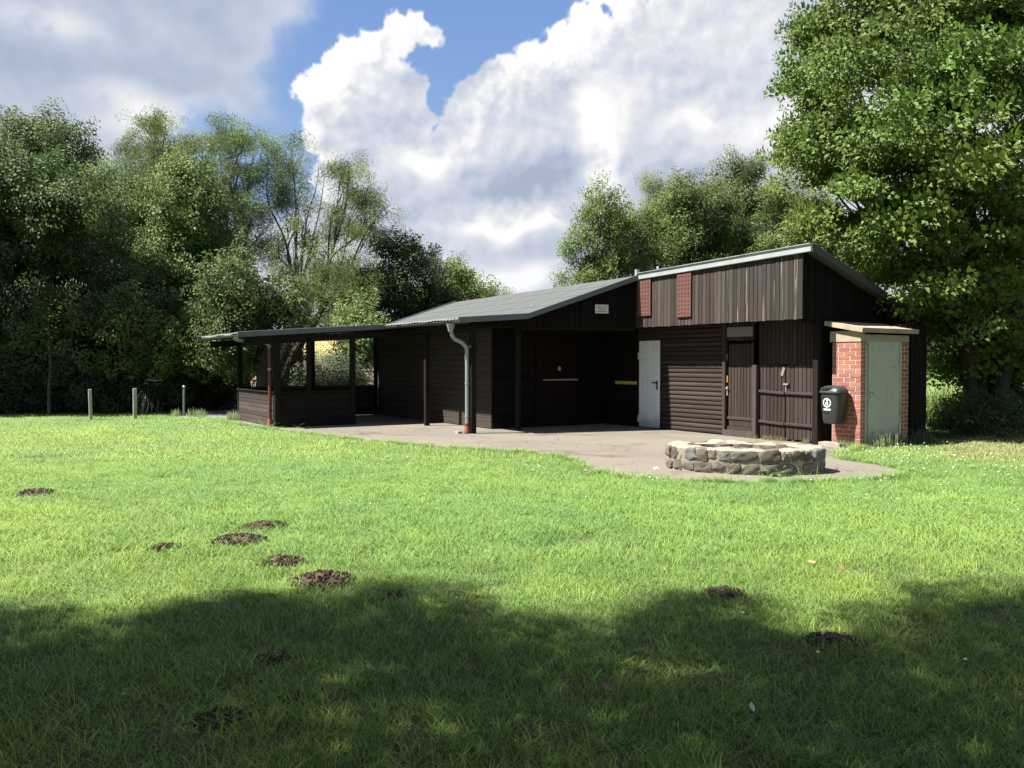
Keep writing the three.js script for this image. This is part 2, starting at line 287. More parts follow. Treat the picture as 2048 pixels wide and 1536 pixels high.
// a beam between two points: section w (sideways) by h (upright), its top on the line
function beam(p, q, w, h, drop = 0) {
  const d = q.clone().sub(p), len = d.length(); d.normalize();
  const side = d.clone().cross(Y).normalize(), up = side.clone().cross(d);
  const b = Math.min(0.008, w * 0.2, h * 0.2), x = w / 2, y = h / 2;
  const g = prism([[x, -y + b], [x, y - b], [x - b, y], [-x + b, y], [-x, y - b], [-x, -y + b], [-x + b, -y], [x - b, -y]], len, hr() * 5, hr() * 5);
  return g.applyMatrix4(mat4(p.clone().addScaledVector(up, -h / 2 - drop), side, d, up));
}
function slabGeo(top, thick) {                                   // a flat convex plate: corners of its top, anticlockwise from above
  const pos = [], uvs = [], nrm = top[1].clone().sub(top[0]).cross(top[2].clone().sub(top[0])).normalize(), low = top.map((p) => p.clone().addScaledVector(nrm, -thick));
  const e1 = top[1].clone().sub(top[0]).normalize(), e2 = nrm.clone().cross(e1), put = (p) => { pos.push(p.x, p.y, p.z); const d = p.clone().sub(top[0]); uvs.push(d.dot(e1), d.dot(e2)); };
  for (let i = 1; i < top.length - 1; i++) { [top[0], top[i], top[i + 1]].forEach(put); [low[0], low[i + 1], low[i]].forEach(put); }
  top.forEach((p, i) => { const q = (i + 1) % top.length; [p, low[i], top[q], top[q], low[i], low[q]].forEach(put); });
  const g = new THREE.BufferGeometry(); g.setAttribute('position', new THREE.Float32BufferAttribute(pos, 3)); g.setAttribute('uv', new THREE.Float32BufferAttribute(uvs, 2)); g.computeVertexNormals();
  return g;
}
function rbox(w, h, d, b = 0.008) {                              // chamfered box, base at y = 0
  const x = w / 2, z = d / 2; b = Math.min(b, x * 0.4, z * 0.4);
  return prism([[x, -z + b], [x, z - b], [x - b, z], [-x + b, z], [-x, z - b], [-x, -z + b], [-x + b, -z], [x - b, -z]], h, hr() * 3, hr() * 3);
}
const zeroUV = (g) => { const a = g.attributes.uv, p = g.attributes.position; for (let i = 0; i < a.count; i++) a.setXY(i, p.getX(i) + p.getZ(i) + 0.7, p.getY(i)); return g; };
const moved = (g, x, y, z) => g.translate(x, y, z);
const tube = (pts, r, seg = 40, rad = 10) => new THREE.TubeGeometry(new THREE.CatmullRomCurve3(pts, false, 'catmullrom', 0.3), seg, r, rad);
const pick = (a, r = hr) => a[Math.floor(r() * a.length) % a.length];
const join = (list) => mergeGeometries(list.map((g) => (g.index ? g.toNonIndexed() : g)).map((g) => { for (const k of Object.keys(g.attributes)) if (!['position', 'normal', 'uv'].includes(k)) g.deleteAttribute(k); return g; }));

// ------------------------------------------------------------------ the hut
const hut = thing('timber_hut', 'long dark brown timber hut with a stepped felt roof and open shelter at its left', 'hut', hutPos, TURN);
// walls of boards: facing 'front' (towards -v) at v, or 'side' (towards +u) at u
function wall(name, facing, at, from, to, low, topAt, o = {}) {
  const { w = 0.11, t = 0.022, upright = true, mats = M.wood, round = false, gap = 0.006, back = 0.05 } = o;
  const span = to - from, place = (s, h, off) => (facing === 'front' ? L(s, at - off, h) : L(at + off, s, h));
  const along = facing === 'front' ? X : NZ, out = facing === 'front' ? Z : X;
  // core behind the boards
  const c0 = place(from, low, -back), c1 = place(to, low, -back), t0 = topAt(from), t1 = topAt(to), off = out.clone().multiplyScalar(back - 0.002);
  const ps = [c0, c1, c1.clone().setY(t1), c0.clone().setY(t0)];
  const pos = [], f = ps.map((p) => p.clone().add(off)), quad = (a, b, c, d) => [a, b, c, a, c, d].forEach((p) => pos.push(p.x, p.y, p.z));
  quad(...f); quad(ps[1], ps[0], ps[3], ps[2]); for (let i = 0; i < 4; i++) { const j = (i + 1) % 4; quad(ps[i], ps[j], f[j], f[i]); }
  const g = new THREE.BufferGeometry(); g.setAttribute('position', new THREE.Float32BufferAttribute(pos, 3)); g.setAttribute('uv', new THREE.Float32BufferAttribute(new Float32Array(pos.length / 3 * 2), 2)); g.computeVertexNormals();
  const core = mesh(name, g, M.dark[1], hut);
  if (upright) {
    const n = Math.max(1, Math.round(span / w)), ww = span / n;
    for (let i = 0; i < n; i++) {
      const s = from + (i + 0.5) * ww, h1 = topAt(s) - 0.002 - hr() * 0.004, h0 = low - hr() * (o.ragged ?? 0.006);
      const b = board(ww - gap - hr() * 0.002, h1 - h0, t + hr() * 0.008).applyMatrix4(mat4(place(s, h0, 0.001), along, Y, out));
      mesh('board', b, o.matAt ? o.matAt(s) : pick(mats), core);
    }
  } else {
    const n = Math.max(1, Math.round((topAt(from) - low) / w)), ww = (topAt(from) - low) / n;
    for (let i = 0; i < n; i++) {
      const h = low + (i + 0.5) * ww;
      const b = board(ww - (round ? 0.001 : gap), span - 0.004, t + hr() * 0.002, round).applyMatrix4(mat4(place(from + 0.002, h, 0.001), Y.clone().negate(), along, out));
      mesh('board', b, o.matAt ? o.matAt(h) : pick(mats), core);
    }
  }
  return core;
}
const flat = (h) => () => h;
// front of the right half
wall('wall', 'front', 13.3, -16.4, -15.10, 0.02, flat(3.1), { upright: false, w: 0.17, gap: 0.002, mats: M.dark });
wall('wall', 'front', 13.3, -15.10, -14.27, 2.09, flat(3.3), { upright: false, w: 0.17 });
wall('wall', 'front', 13.3, -14.27, -12.36, 0.02, flat(2.42), { upright: false, w: 0.098, t: 0.036, round: true, back: 0.08 });
wall('wall', 'front', 13.3, -12.28, -11.55, 2.02, flat(2.42), { upright: true, w: 0.12 });
wall('wall', 'front', 13.3, -11.42, -10.07, 1.53, flat(2.42), { w: 0.105, t: 0.024 });
// main walls under the left roof
wall('wall', 'front', 9.95, -23.2, -16.4, 0.02, flat(2.62), { upright: false, w: 0.145, t: 0.02, gap: 0.004, mats: [wood(0.050, 0.042, 0.036), wood(0.046, 0.039, 0.034)] });
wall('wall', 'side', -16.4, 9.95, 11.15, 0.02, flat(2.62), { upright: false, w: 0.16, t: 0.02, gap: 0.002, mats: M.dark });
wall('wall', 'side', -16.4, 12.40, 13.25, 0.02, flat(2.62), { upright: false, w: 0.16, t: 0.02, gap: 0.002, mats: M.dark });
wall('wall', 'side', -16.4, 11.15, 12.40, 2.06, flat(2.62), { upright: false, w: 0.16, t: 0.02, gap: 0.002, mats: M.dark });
// half walls of the shelter
wall('half_wall', 'front', 5.83, -22.75, -19.56, 0.02, flat(0.83), { upright: false, w: 0.10, t: 0.022, mats: M.parapet, ragged: 0 });
wall('half_wall', 'side', -19.5, 5.83, 7.74, 0.02, flat(0.83), { upright: false, w: 0.2, t: 0.016, gap: 0.002, mats: [wood(0.016, 0.014, 0.013)] });
wall('half_wall', 'side', -22.9, 5.9, 9.9, 0.02, flat(0.86), { upright: false, w: 0.2, t: 0.016 });
for (const [p, q] of [[L(-22.8, 5.80, 0.87), L(-19.44, 5.80, 0.87)], [L(-19.475, 5.84, 0.87), L(-19.475, 7.76, 0.87)], [L(-22.87, 5.9, 0.90), L(-22.87, 9.9, 0.90)]]) mesh('rail', beam(p, q, 0.09, 0.035), M.post, hut);
// closing walls behind the fronts and round the back
for (const [p, q] of [[L(-12.45, 13.46, 2.6), L(-9.98, 13.46, 2.6)], [L(-16.44, 13.46, 2.6), L(-14.2, 13.46, 2.6)], [L(-16.56, 9.98, 2.6), L(-16.56, 13.4, 2.6)], [L(-23.15, 15.8, 2.36), L(-9.98, 15.8, 2.46)], [L(-23.15, 10.0, 2.5), L(-23.15, 15.75, 2.36)]]) mesh('back_wall', beam(p, q, 0.05, 2.58), M.dark[1], hut);
// posts
const lowH = (v) => 2.25 + (v - 4.9) * 0.073;
const post = (u, v, h, w = 0.1, m = M.post) => mesh('post', moved(rbox(w, h, w), ...L(u, v, 0.012).toArray()), m, hut);
for (const [u, v, w] of [[-19.5, 5.86, 0.14], [-19.5, 6.64, 0.1], [-19.5, 7.76, 0.12], [-22.85, 5.86, 0.12], [-22.85, 7.9, 0.1], [-18.18, 9.16, 0.11], [-15.62, 8.98, 0.13], [-15.72, 10.24, 0.1], [-22.85, 9.82, 0.1]]) post(u, v, lowH(v) - 0.22, w);
post(-12.31, 13.25, 2.36, 0.085, M.wood[2]); post(-11.46, 13.23, 1.5, 0.1, M.bleached); post(-10.0, 13.24, 2.36, 0.12, M.post);
// beams
for (const [p, q, h] of [[L(-19.5, 5.1, 2.12), L(-19.5, 9.9, 2.46), 0.16], [L(-22.85, 5.1, 2.12), L(-22.85, 9.9, 2.46), 0.16], [L(-22.95, 5.86, 2.16), L(-19.4, 5.86, 2.16), 0.12], [L(-19.3, 9.0, 2.41), L(-15.55, 9.0, 2.41), 0.13], [L(-15.66, 8.9, 2.41), L(-15.7, 10.3, 2.5), 0.13], [L(-15.62, 10.25, 2.40), L(-14.6, 12.72, 2.40), 0.10]]) mesh('beam', beam(p, q, 0.1, h), M.post, hut);

// roof: eave at v = 8.55 (4.9 over the shelter), bend at v = 10.1, ridge at v = 12.7
const RIDGE = 12.74, BEND = 10.1;
const ridgeH = (u) => mix(3.50, 3.57, (u + 23.2) / 8.8);
const verge = (v) => -15.5 + 1.12 * (v - 8.55) / (RIDGE - 8.55);
const steepH = (u, v) => mix(lowH(BEND), ridgeH(u), (v - BEND) / (RIDGE - BEND));
const roof = mesh('roof', slabGeo([L(-23.2, 9.3, lowH(9.3) - 0.10), L(-19.4, 9.3, lowH(9.3) - 0.10), L(-19.4, BEND, lowH(BEND) - 0.10), L(-23.2, BEND, lowH(BEND) - 0.10)], 0.04), M.post, hut);
function sheetOf(pts, th = 0.03, m = M.roof) { mesh('roof_sheet', slabGeo(pts, th), m, roof); }
sheetOf([L(-23.2, 4.99, lowH(4.99)), L(-19.4, 4.99, lowH(4.99)), L(-19.4, 8.6, lowH(8.6)), L(-23.2, 8.6, lowH(8.6))], 0.06);
sheetOf([L(-23.2, 8.6, lowH(8.6)), L(verge(8.6), 8.6, lowH(8.6)), L(verge(BEND), BEND, lowH(BEND)), L(-23.2, BEND, lowH(BEND))], 0.1);
for (let k = 0; k < 4; k++) {
  const v0 = mix(BEND, RIDGE, k / 4) - (k ? 0.05 : 0), v1 = mix(BEND, RIDGE, (k + 1) / 4), e = 0.004 * (k ? 1 : 0);
  sheetOf([L(-23.2, v0, steepH(-23.2, v0) + e), L(verge(v0), v0, steepH(-14.4, v0) + e), L(verge(v1), v1, steepH(-14.4, v1) - 0.004), L(-23.2, v1, steepH(-23.2, v1) - 0.004)], 0.03);
}
// slope behind the ridge
sheetOf([L(-23.2, RIDGE, ridgeH(-23.2) - 0.006), L(-14.4, RIDGE, 3.565), L(-14.4, 16.05, 2.42), L(-23.2, 16.05, 2.355)], 0.05);
sheetOf([L(-14.4, RIDGE, 3.575), L(-9.74, RIDGE, 3.69), L(-9.74, 16.05, 2.545), L(-14.4, 16.05, 2.42)], 0.05);
// wavy lower edges of the sheets
function wavy(u0, u1, v, seed) {
  const n = 120, pos = [], uvs = [], idx = [];
  for (let i = 0; i <= n; i++) {
    const u = mix(u0, u1, i / n), sag = 0.035 * perlin.noise(u * 1.1, seed, 0) + 0.005 * Math.sin(u * 42), w = 0.09 + 0.03 * perlin.noise(u * 2.4, seed, 3);
    for (const [dv, dh] of [[0.06, 0.012], [-w, -0.018 + sag], [-w, -0.034 + sag], [0.06, -0.006]]) { const p = L(u, v + dv, lowH(v) + dh + 0.005 * Math.sin(u * 42)); pos.push(p.x, p.y, p.z); uvs.push(u, dv + dh); }
  }
  for (let i = 0; i < n; i++) for (let k = 0; k < 4; k++) { const a = i * 4 + k, b = i * 4 + (k + 1) % 4; idx.push(a, a + 4, b, b, a + 4, b + 4); }
  const g = new THREE.BufferGeometry(); g.setAttribute('position', new THREE.Float32BufferAttribute(pos, 3)); g.setAttribute('uv', new THREE.Float32BufferAttribute(uvs, 2)); g.setIndex(idx); const h = toCreasedNormals(g, 0.6);
  mesh('eave_sheet', h, M.eave, roof);
}
wavy(-23.25, -19.36, 5.03, 1.3); wavy(-19.42, -15.46, 8.66, 5.1);
// verge trims
const trim = (p, q, h = 0.13, w = 0.035, m = M.fascia) => mesh('verge_trim', beam(p, q, w, h, -0.02), m, roof);
trim(L(-19.37, 4.92, lowH(4.92)), L(-19.37, 8.68, lowH(8.68)));
trim(L(verge(8.6) + 0.02, 8.55, lowH(8.55)), L(verge(BEND) + 0.02, BEND, lowH(BEND)));
trim(L(verge(BEND) + 0.02, BEND - 0.012, lowH(BEND)), L(verge(RIDGE) + 0.02, RIDGE - 0.03, 3.575), 0.12);
trim(L(-23.22, 4.84, lowH(4.84)), L(-23.22, BEND, lowH(BEND))); trim(L(-23.22, BEND - 0.01, lowH(BEND)), L(-23.22, RIDGE, 3.52), 0.1);
trim(L(-9.72, RIDGE + 0.0, 3.70), L(-9.72, 16.08, 2.535), 0.13, 0.04, M.darkTrim);
// gable panel over the passage, set in a little from the verge
{
  const n = 26, core = [], a = L(-15.60, 8.9, 0), e = L(-14.52, RIDGE - 0.02, 0), dir = e.clone().sub(a), len = dir.length(); dir.normalize();
  const out = dir.clone().cross(Y).negate(); if (out.x < 0) out.negate();
  const g0 = mesh('gable_panel', slabGeo([L(-15.24, BEND, 2.53), L(-15.62, 8.92, 2.45), L(-15.62, 8.92, 2.40), L(-14.56, RIDGE - 0.02, 2.40), L(-14.56, RIDGE - 0.02, 3.44)].map((p) => p.addScaledVector(out, -0.03)), 0.03), M.dark[1], hut);
  for (let i = 0; i < n; i++) {
    const s = (i + 0.5) / n, v = mix(8.92, RIDGE - 0.04, s), top = (v < BEND ? lowH(v) : steepH(-14.5, v)) - 0.10, p = a.clone().addScaledVector(dir, s * len).setY(2.385);
    if (top - 2.385 > 0.03) mesh('board', board(len / n - 0.006, top - 2.385, 0.02).applyMatrix4(mat4(p.addScaledVector(out, -0.028), dir, Y, out)), pick(M.dark), g0);
  }
}
// parapet box over the doors
const parTop = (u) => mix(3.475, 3.575, (u + 14.4) / 4.5);
wall('parapet', 'front', 12.72, -14.95, -9.92, 2.37, (u) => parTop(u), { w: 0.104, t: 0.018, gap: 0.003, mats: M.parapet, ragged: 0.012, back: 0.06, matAt: (u) => (hr() < sstep(-12.6, -10.2, u) * 0.75 + 0.04 ? pick(M.worn) : pick(M.parapet)) });
mesh('soffit', slabGeo([L(-14.95, 12.78, 2.40), L(-9.94, 12.78, 2.40), L(-9.94, 13.32, 2.40), L(-14.95, 13.32, 2.40)], 0.02), M.dark[0], hut);
mesh('parapet_flashing', beam(L(-14.42, 12.66, 3.60), L(-9.70, 12.66, 3.715), 0.06, 0.145), M.flashing, hut);
mesh('parapet_cap', slabGeo([L(-14.42, 12.60, 3.605), L(-9.70, 12.60, 3.72), L(-9.70, 12.86, 3.716), L(-14.42, 12.86, 3.60)], 0.012), M.flashing, hut);
mesh('ridge_end', moved(rbox(0.07, 0.26, 0.09), ...L(-14.42, 12.64, 3.43).toArray()), M.flashing, hut);
mesh('ridge_knob', new THREE.SphereGeometry(0.035, 10, 8).translate(...L(-13.75, 12.66, 3.66).toArray()), M.flashing, hut);
// right hand gable above the brick closet
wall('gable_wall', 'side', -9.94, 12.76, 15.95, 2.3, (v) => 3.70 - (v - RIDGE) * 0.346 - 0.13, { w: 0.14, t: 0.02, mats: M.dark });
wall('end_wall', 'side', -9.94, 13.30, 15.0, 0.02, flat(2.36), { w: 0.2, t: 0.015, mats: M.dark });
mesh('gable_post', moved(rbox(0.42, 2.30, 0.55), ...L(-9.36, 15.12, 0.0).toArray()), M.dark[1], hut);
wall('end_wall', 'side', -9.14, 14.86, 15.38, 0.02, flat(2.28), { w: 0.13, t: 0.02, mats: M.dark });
// perforated rust red panels
for (const [u0, u1, h0, h1] of [[-14.42, -13.99, 2.62, 3.46], [-13.15, -12.73, 2.54, 3.47]]) {
  const w = u1 - u0, p = mesh('perforated_panel', moved(rbox(w, h1 - h0, 0.03, 0.006), ...L((u0 + u1) / 2, 12.672, h0).toArray()), M.ventRed, hut);
  const disc = new THREE.CircleGeometry(0.019, 12);
  const hs = [];
  for (let i = 0; i < 4; i++) for (let j = 0; j < 10; j++) { const dy = (j - 4.5) * (j > 3 && j < 6 ? 0.062 : 0.087) + (j <= 3 ? 0.0 : 0) ; hs.push(disc.clone().translate(...L(u0 + w * (0.17 + 0.22 * i), 12.6554, (h0 + h1) / 2 + dy).toArray())); }
  hs.forEach((g) => mesh('hole', g, M.hole, p));
}
// doors
function leaf(name, u0, u1, h0, h1, v, mat, t = 0.045) { return mesh(name, moved(zeroUV(rbox(u1 - u0, h1 - h0, t, 0.006)), ...L((u0 + u1) / 2, v, h0).toArray()), mat, hut); }
{
  const fr = [[-15.10, -15.05], [-14.32, -14.27]]; for (const [a, b] of fr) mesh('door_frame', moved(rbox(b - a, 2.08, 0.07), ...L((a + b) / 2, 13.3, 0.012).toArray()), M.post, hut);
  const d = leaf('door', -15.045, -14.325, 0.03, 2.075, 13.285, M.whiteDoor); tag(d, 'white painted steel door with black lever handle');
  const plate = moved(rbox(0.045, 0.2, 0.012), ...L(-14.41, 13.253, 0.93).toArray()), lever = beam(L(-14.41, 13.22, 1.10), L(-14.55, 13.22, 1.10), 0.022, 0.025), neck = beam(L(-14.41, 13.26, 1.10), L(-14.41, 13.21, 1.10), 0.02, 0.02);
  mesh('handle', join([plate, lever, neck]), M.black, d);
  for (const h of [0.22, 1.72]) mesh('hinge', new THREE.CylinderGeometry(0.016, 0.016, 0.16, 10).translate(...L(-15.055, 13.25, h).toArray()), M.steel, d);
  mesh('safety_strip', moved(rbox(0.80, 0.075, 0.02), ...L(-15.53, 13.265, 1.03).toArray()), M.yellow, hut);
  // brown door in the passage, with a push bar
  const b = mesh('door', rbox(1.2, 2.02, 0.05).applyMatrix4(mat4(L(-16.39, 11.775, 0.02), NZ, Y, X)), M.redDoor, hut); tag(b, 'dark reddish brown door with a push bar in the passage');
  mesh('push_bar', join([beam(L(-16.29, 11.32, 1.16), L(-16.29, 12.36, 1.16), 0.03, 0.035), beam(L(-16.37, 11.36, 1.155), L(-16.28, 11.36, 1.155), 0.03, 0.03), beam(L(-16.37, 12.32, 1.155), L(-16.28, 12.32, 1.155), 0.03, 0.03)]), M.steel, b);
  mesh('lock_plate', moved(rbox(0.02, 0.1, 0.07), ...L(-16.352, 11.85, 1.36).toArray()), M.steel, b);
}
{
  // narrow boarded door
  const d = leaf('door', -12.255, -11.56, 0.17, 1.97, 13.315, M.dark[0], 0.03); tag(d, 'narrow dark boarded door with a bolt on its left edge');
  const n = 8, w = 0.66 / n; for (let i = 0; i < n; i++) mesh('board', board(w - 0.006, 1.52, 0.022).applyMatrix4(mat4(L(-12.235 + (i + 0.5) * w, 13.298, 0.42), X, Y, Z)), pick(M.wood), d);
  mesh('door_frame', join([beam(L(-12.25, 13.28, 0.42), L(-11.56, 13.28, 0.42), 0.03, 0.06), beam(L(-12.25, 13.28, 0.21), L(-11.56, 13.28, 0.21), 0.03, 0.07), moved(rbox(0.05, 1.8, 0.03), ...L(-11.585, 13.28, 0.17).toArray())]), M.wood[2], d);
  mesh('kick_board', board(0.62, 0.16, 0.015).applyMatrix4(mat4(L(-11.91, 13.298, 0.22), X, Y, Z)), M.wood[0], d);
  mesh('door_step', moved(rbox(0.80, 0.13, 0.14), ...L(-11.92, 13.27, 0.012).toArray()), M.bleached, hut);
  mesh('fascia_panel', moved(rbox(0.70, 0.2, 0.02), ...L(-11.92, 13.262, 2.10).toArray()), M.greyPanel, hut);
  const bolt = mesh('bolt', join([moved(rbox(0.04, 0.2, 0.03), ...L(-12.25, 13.262, 0.86).toArray()), beam(L(-12.29, 13.24, 1.03), L(-12.21, 13.24, 1.03), 0.03, 0.04)]), M.steel, d);
  mesh('bolt', moved(rbox(0.035, 0.14, 0.02), ...L(-12.25, 13.262, 1.14).toArray()), std({ color: rgb(0.42, 0.2, 0.06), roughness: 0.6 }), d);
  mesh('hinge', moved(rbox(0.03, 0.13, 0.02), ...L(-12.262, 13.262, 1.62).toArray()), M.greyPanel, d);
}
{
  // double gate of upright boards
  for (const [u0, u1] of [[-11.41, -10.765], [-10.745, -10.07]]) {
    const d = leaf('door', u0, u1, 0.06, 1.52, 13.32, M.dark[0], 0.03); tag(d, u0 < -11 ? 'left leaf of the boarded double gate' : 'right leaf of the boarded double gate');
    const n = 7, w = (u1 - u0) / n;
    for (let i = 0; i < n; i++) mesh('board', board(w - 0.007, 1.46 + hr() * 0.02, 0.024 + hr() * 0.004).applyMatrix4(mat4(L(u0 + (i + 0.5) * w, 13.304, 0.045 + hr() * 0.02), X, Y, Z)), pick(M.wood), d);
    for (const h of [0.99, 0.38]) mesh('batten', beam(L(u0 + 0.005, 13.258, h + (u0 < -11 ? 0.02 : 0)), L(u1 - 0.005, 13.258, h - 0.01), 0.04, 0.055), M.wood[2], d);
    if (u0 > -11) {
      mesh('latch', join([moved(rbox(0.12, 0.03, 0.05), ...L(-10.72, 13.25, 1.12).toArray()), moved(rbox(0.022, 0.15, 0.02), ...L(-10.735, 13.268, 0.99).toArray())]), M.steel, d);
      mesh('latch_plate', rbox(0.065, 0.17, 0.012).applyMatrix4(mat4(L(-10.84, 13.272, 1.30), V(0.95, -0.3, 0), V(0.3, 0.95, 0), Z)), M.greyPanel, d);
    }
  }
}
// rain gutters and pipes
function gutter(u0, u1, v, h, r = 0.06) {
  const pos = [], idx = [], k = 9, put = (p) => pos.push(p.x, p.y, p.z);
  for (const u of [u0, u1]) for (const rr of [r, r - 0.006]) for (let i = 0; i < k; i++) { const a = Math.PI + i / (k - 1) * Math.PI; put(L(u, v - rr * Math.cos(a), h + rr * Math.sin(a))); }
  const q = (a, b, c, d) => idx.push(a, b, c, a, c, d);
  for (let i = 0; i < k - 1; i++) { q(i, i + 1, 2 * k + i + 1, 2 * k + i); q(k + i, 3 * k + i, 3 * k + i + 1, k + i + 1); q(i, k + i, k + i + 1, i + 1); q(2 * k + i, 2 * k + i + 1, 3 * k + i + 1, 3 * k + i); }
  q(0, 2 * k, 3 * k, k); q(k - 1, 2 * k - 1, 4 * k - 1, 3 * k - 1);
  const g = new THREE.BufferGeometry(); g.setAttribute('position', new THREE.Float32BufferAttribute(pos, 3)); g.setIndex(idx); g.setAttribute('uv', new THREE.Float32BufferAttribute(new Float32Array(pos.length / 3 * 2), 2));
  return mesh('gutter', toCreasedNormals(g, 0.5), M.gutter, hut);
}
gutter(-23.15, -19.42, 4.99, lowH(4.9) - 0.045, 0.05); gutter(-19.3, -15.5, 8.63, lowH(8.55) - 0.045, 0.05);
const ring = (p, r, h = 0.05) => new THREE.CylinderGeometry(r, r, h, 14).translate(p.x, p.y, p.z);
{
  const u = -15.66, pts = [L(-15.72, 8.50, 2.34), L(-15.72, 8.52, 2.2), L(-15.71, 8.58, 2.08), L(-15.68, 8.76, 1.99), L(u, 8.86, 1.86), L(u, 8.87, 1.5), L(u, 8.87, 0.9), L(u, 8.87, 0.18)];
  const p = mesh('downpipe', tube(pts, 0.044, 70), M.zinc, hut); tag(p, 'grey zinc downpipe with a double bend');
  mesh('hopper', new THREE.CylinderGeometry(0.1, 0.05, 0.17, 14).translate(...L(-15.72, 8.5, 2.31).toArray()), M.zinc, p);
  for (const h of [1.66, 1.1, 0.38]) mesh('bracket', join([ring(L(u, 8.87, h), 0.052, 0.03), beam(L(u, 8.87, h), L(u, 8.95, h), 0.02, 0.025)]), M.zinc, p);
  mesh('collar', ring(L(u, 8.87, 0.2), 0.056, 0.07), M.redPipe, p);
  mesh('drain_socket', new THREE.LatheGeometry([[0.06, 0], [0.075, 0.01], [0.07, 0.08], [0.062, 0.1], [0.062, 0.16], [0.05, 0.16]].map((a) => new THREE.Vector2(...a)), 16).translate(...L(u, 8.87, 0.012).toArray()), M.terracotta, p);
  mesh('splash_block', moved(rbox(0.16, 0.05, 0.12, 0.02), ...L(u - 0.12, 8.72, 0.012).toArray()), M.cement, hut);
}
{
  const u = -19.62, pts = [L(-19.62, 4.9, 2.14), L(-19.62, 4.98, 2.09), L(-19.62, 5.3, 2.06), L(-19.62, 5.62, 2.03), L(u, 5.72, 1.98), L(u, 5.73, 1.9)];
  const p = mesh('downpipe', tube([L(u, 5.73, 1.92), L(u, 5.73, 1.3), L(u, 5.73, 0.7), L(u, 5.73, 0.16)], 0.043, 30), M.redPipe, hut); tag(p, 'red brown downpipe with a pale upper bend');
  mesh('pipe_bend', tube(pts, 0.042, 40), M.paintedPipe, p);
  for (const h of [1.62, 1.36, 0.42]) mesh('bracket', join([ring(L(u, 5.73, h), 0.052, 0.03), beam(L(u, 5.73, h), L(u, 5.81, h), 0.02, 0.025)]), M.redPipe, p);
  mesh('collar', ring(L(u, 5.73, 1.4), 0.05, 0.06), M.zinc, p);
  mesh('drain_socket', new THREE.LatheGeometry([[0.06, 0], [0.08, 0.01], [0.07, 0.09], [0.06, 0.1], [0.06, 0.2], [0.045, 0.2]].map((a) => new THREE.Vector2(...a)), 16).translate(...L(u, 5.73, 0.012).toArray()), M.terracotta, p);
}

// ------------------------------------------------------------------ the brick closet
const toWorld = (u, v, h = 0) => { const [x, z] = uv2xz(u, v); return [x, h, z]; };
const B = (u, v, h) => V(u + 9.15, h, 13.35 - v);               // origin at the closet's front corner
const closet = thing('brick_closet', 'small red brick closet with a pale green door built against the end of the hut', 'brick closet', toWorld(-9.15, 13.35), TURN);
{
  const core = mesh('mortar_wall', join([moved(new THREE.BoxGeometry(0.585, 1.92, 0.24), ...B(-9.455, 13.476, 0.965).toArray()), moved(new THREE.BoxGeometry(0.24, 1.92, 0.14), ...B(-9.276, 13.431, 0.966).toArray()), moved(new THREE.BoxGeometry(0.24, 1.92, 0.23), ...B(-9.278, 14.715, 0.966).toArray())]), M.mortar, closet);
  const bl = 0.24, bh = 0.067, bd = 0.06, rows = 24, rh = 1.92 / rows;
  const lens = [0.228, 0.11, 0.155, 0.07, 0.205], geos = lens.map((l) => [0, 1].map(() => rbox(l, bh, bd, 0.006)));
  const put = (kind, m4) => { const b = mesh('brick', geos[kind][hr() < 0.5 ? 0 : 1], pick(M.brick), closet); b.applyMatrix4(m4); };
  for (let r = 0; r < rows; r++) {
    const h = 0.012 + r * rh, odd = r % 2, j = () => (hr() - 0.5) * 0.004;
    let u = -9.152;
    for (const k of odd ? [1, 0, 0] : [0, 0, 1]) { put(k, mat4(B(u - lens[k] / 2, 13.38 + j(), h), X, Y, Z)); u -= lens[k] + 0.012; }
    const side = (k, v) => put(k, mat4(B(-9.18 + j(), v, h), NZ, Y, X));
    side(3, 13.455);
    if (odd) side(4, 14.71); else { side(1, 14.765); side(3, 14.645); }
  }
  mesh('lintel', join([moved(rbox(0.655, 0.2, 0.12), ...B(-9.478, 13.40, 1.94).toArray()), moved(rbox(0.13, 0.13, 1.42), ...B(-9.212, 14.12, 1.94).toArray())]), M.slab, closet);
  // slab roof falling a little towards the door side
  mesh('roof_slab', slabGeo([B(-9.86, 13.26, 2.335), B(-9.06, 13.26, 2.185), B(-9.06, 15.02, 2.185), B(-9.86, 15.02, 2.335)], 0.085), M.slab, closet);
  const d = mesh('door', moved(zeroUV(rbox(0.045, 1.9, 1.03)), ...B(-9.185, 14.04, 0.03).toArray()), M.greenDoor, closet);
  mesh('door_frame', join([moved(rbox(0.05, 1.93, 0.04), ...B(-9.175, 13.515, 0.012).toArray()), moved(rbox(0.05, 1.93, 0.04), ...B(-9.175, 14.575, 0.012).toArray()), moved(rbox(0.05, 0.035, 1.02), ...B(-9.175, 14.045, 1.905).toArray())]), M.greenDoor, d);
  mesh('handle', join([moved(rbox(0.012, 0.24, 0.045), ...B(-9.155, 13.66, 0.85).toArray()), beam(B(-9.12, 13.66, 1.03), B(-9.12, 13.77, 1.0), 0.02, 0.022), beam(B(-9.15, 13.66, 1.03), B(-9.11, 13.66, 1.03), 0.02, 0.02), moved(rbox(0.03, 0.05, 0.03), ...B(-9.145, 13.66, 0.90).toArray())]), M.steel, d);
  for (const h of [0.3, 1.6]) mesh('hinge', new THREE.CylinderGeometry(0.014, 0.014, 0.16, 10).translate(...B(-9.145, 14.55, h).toArray()), M.steel, d);
}

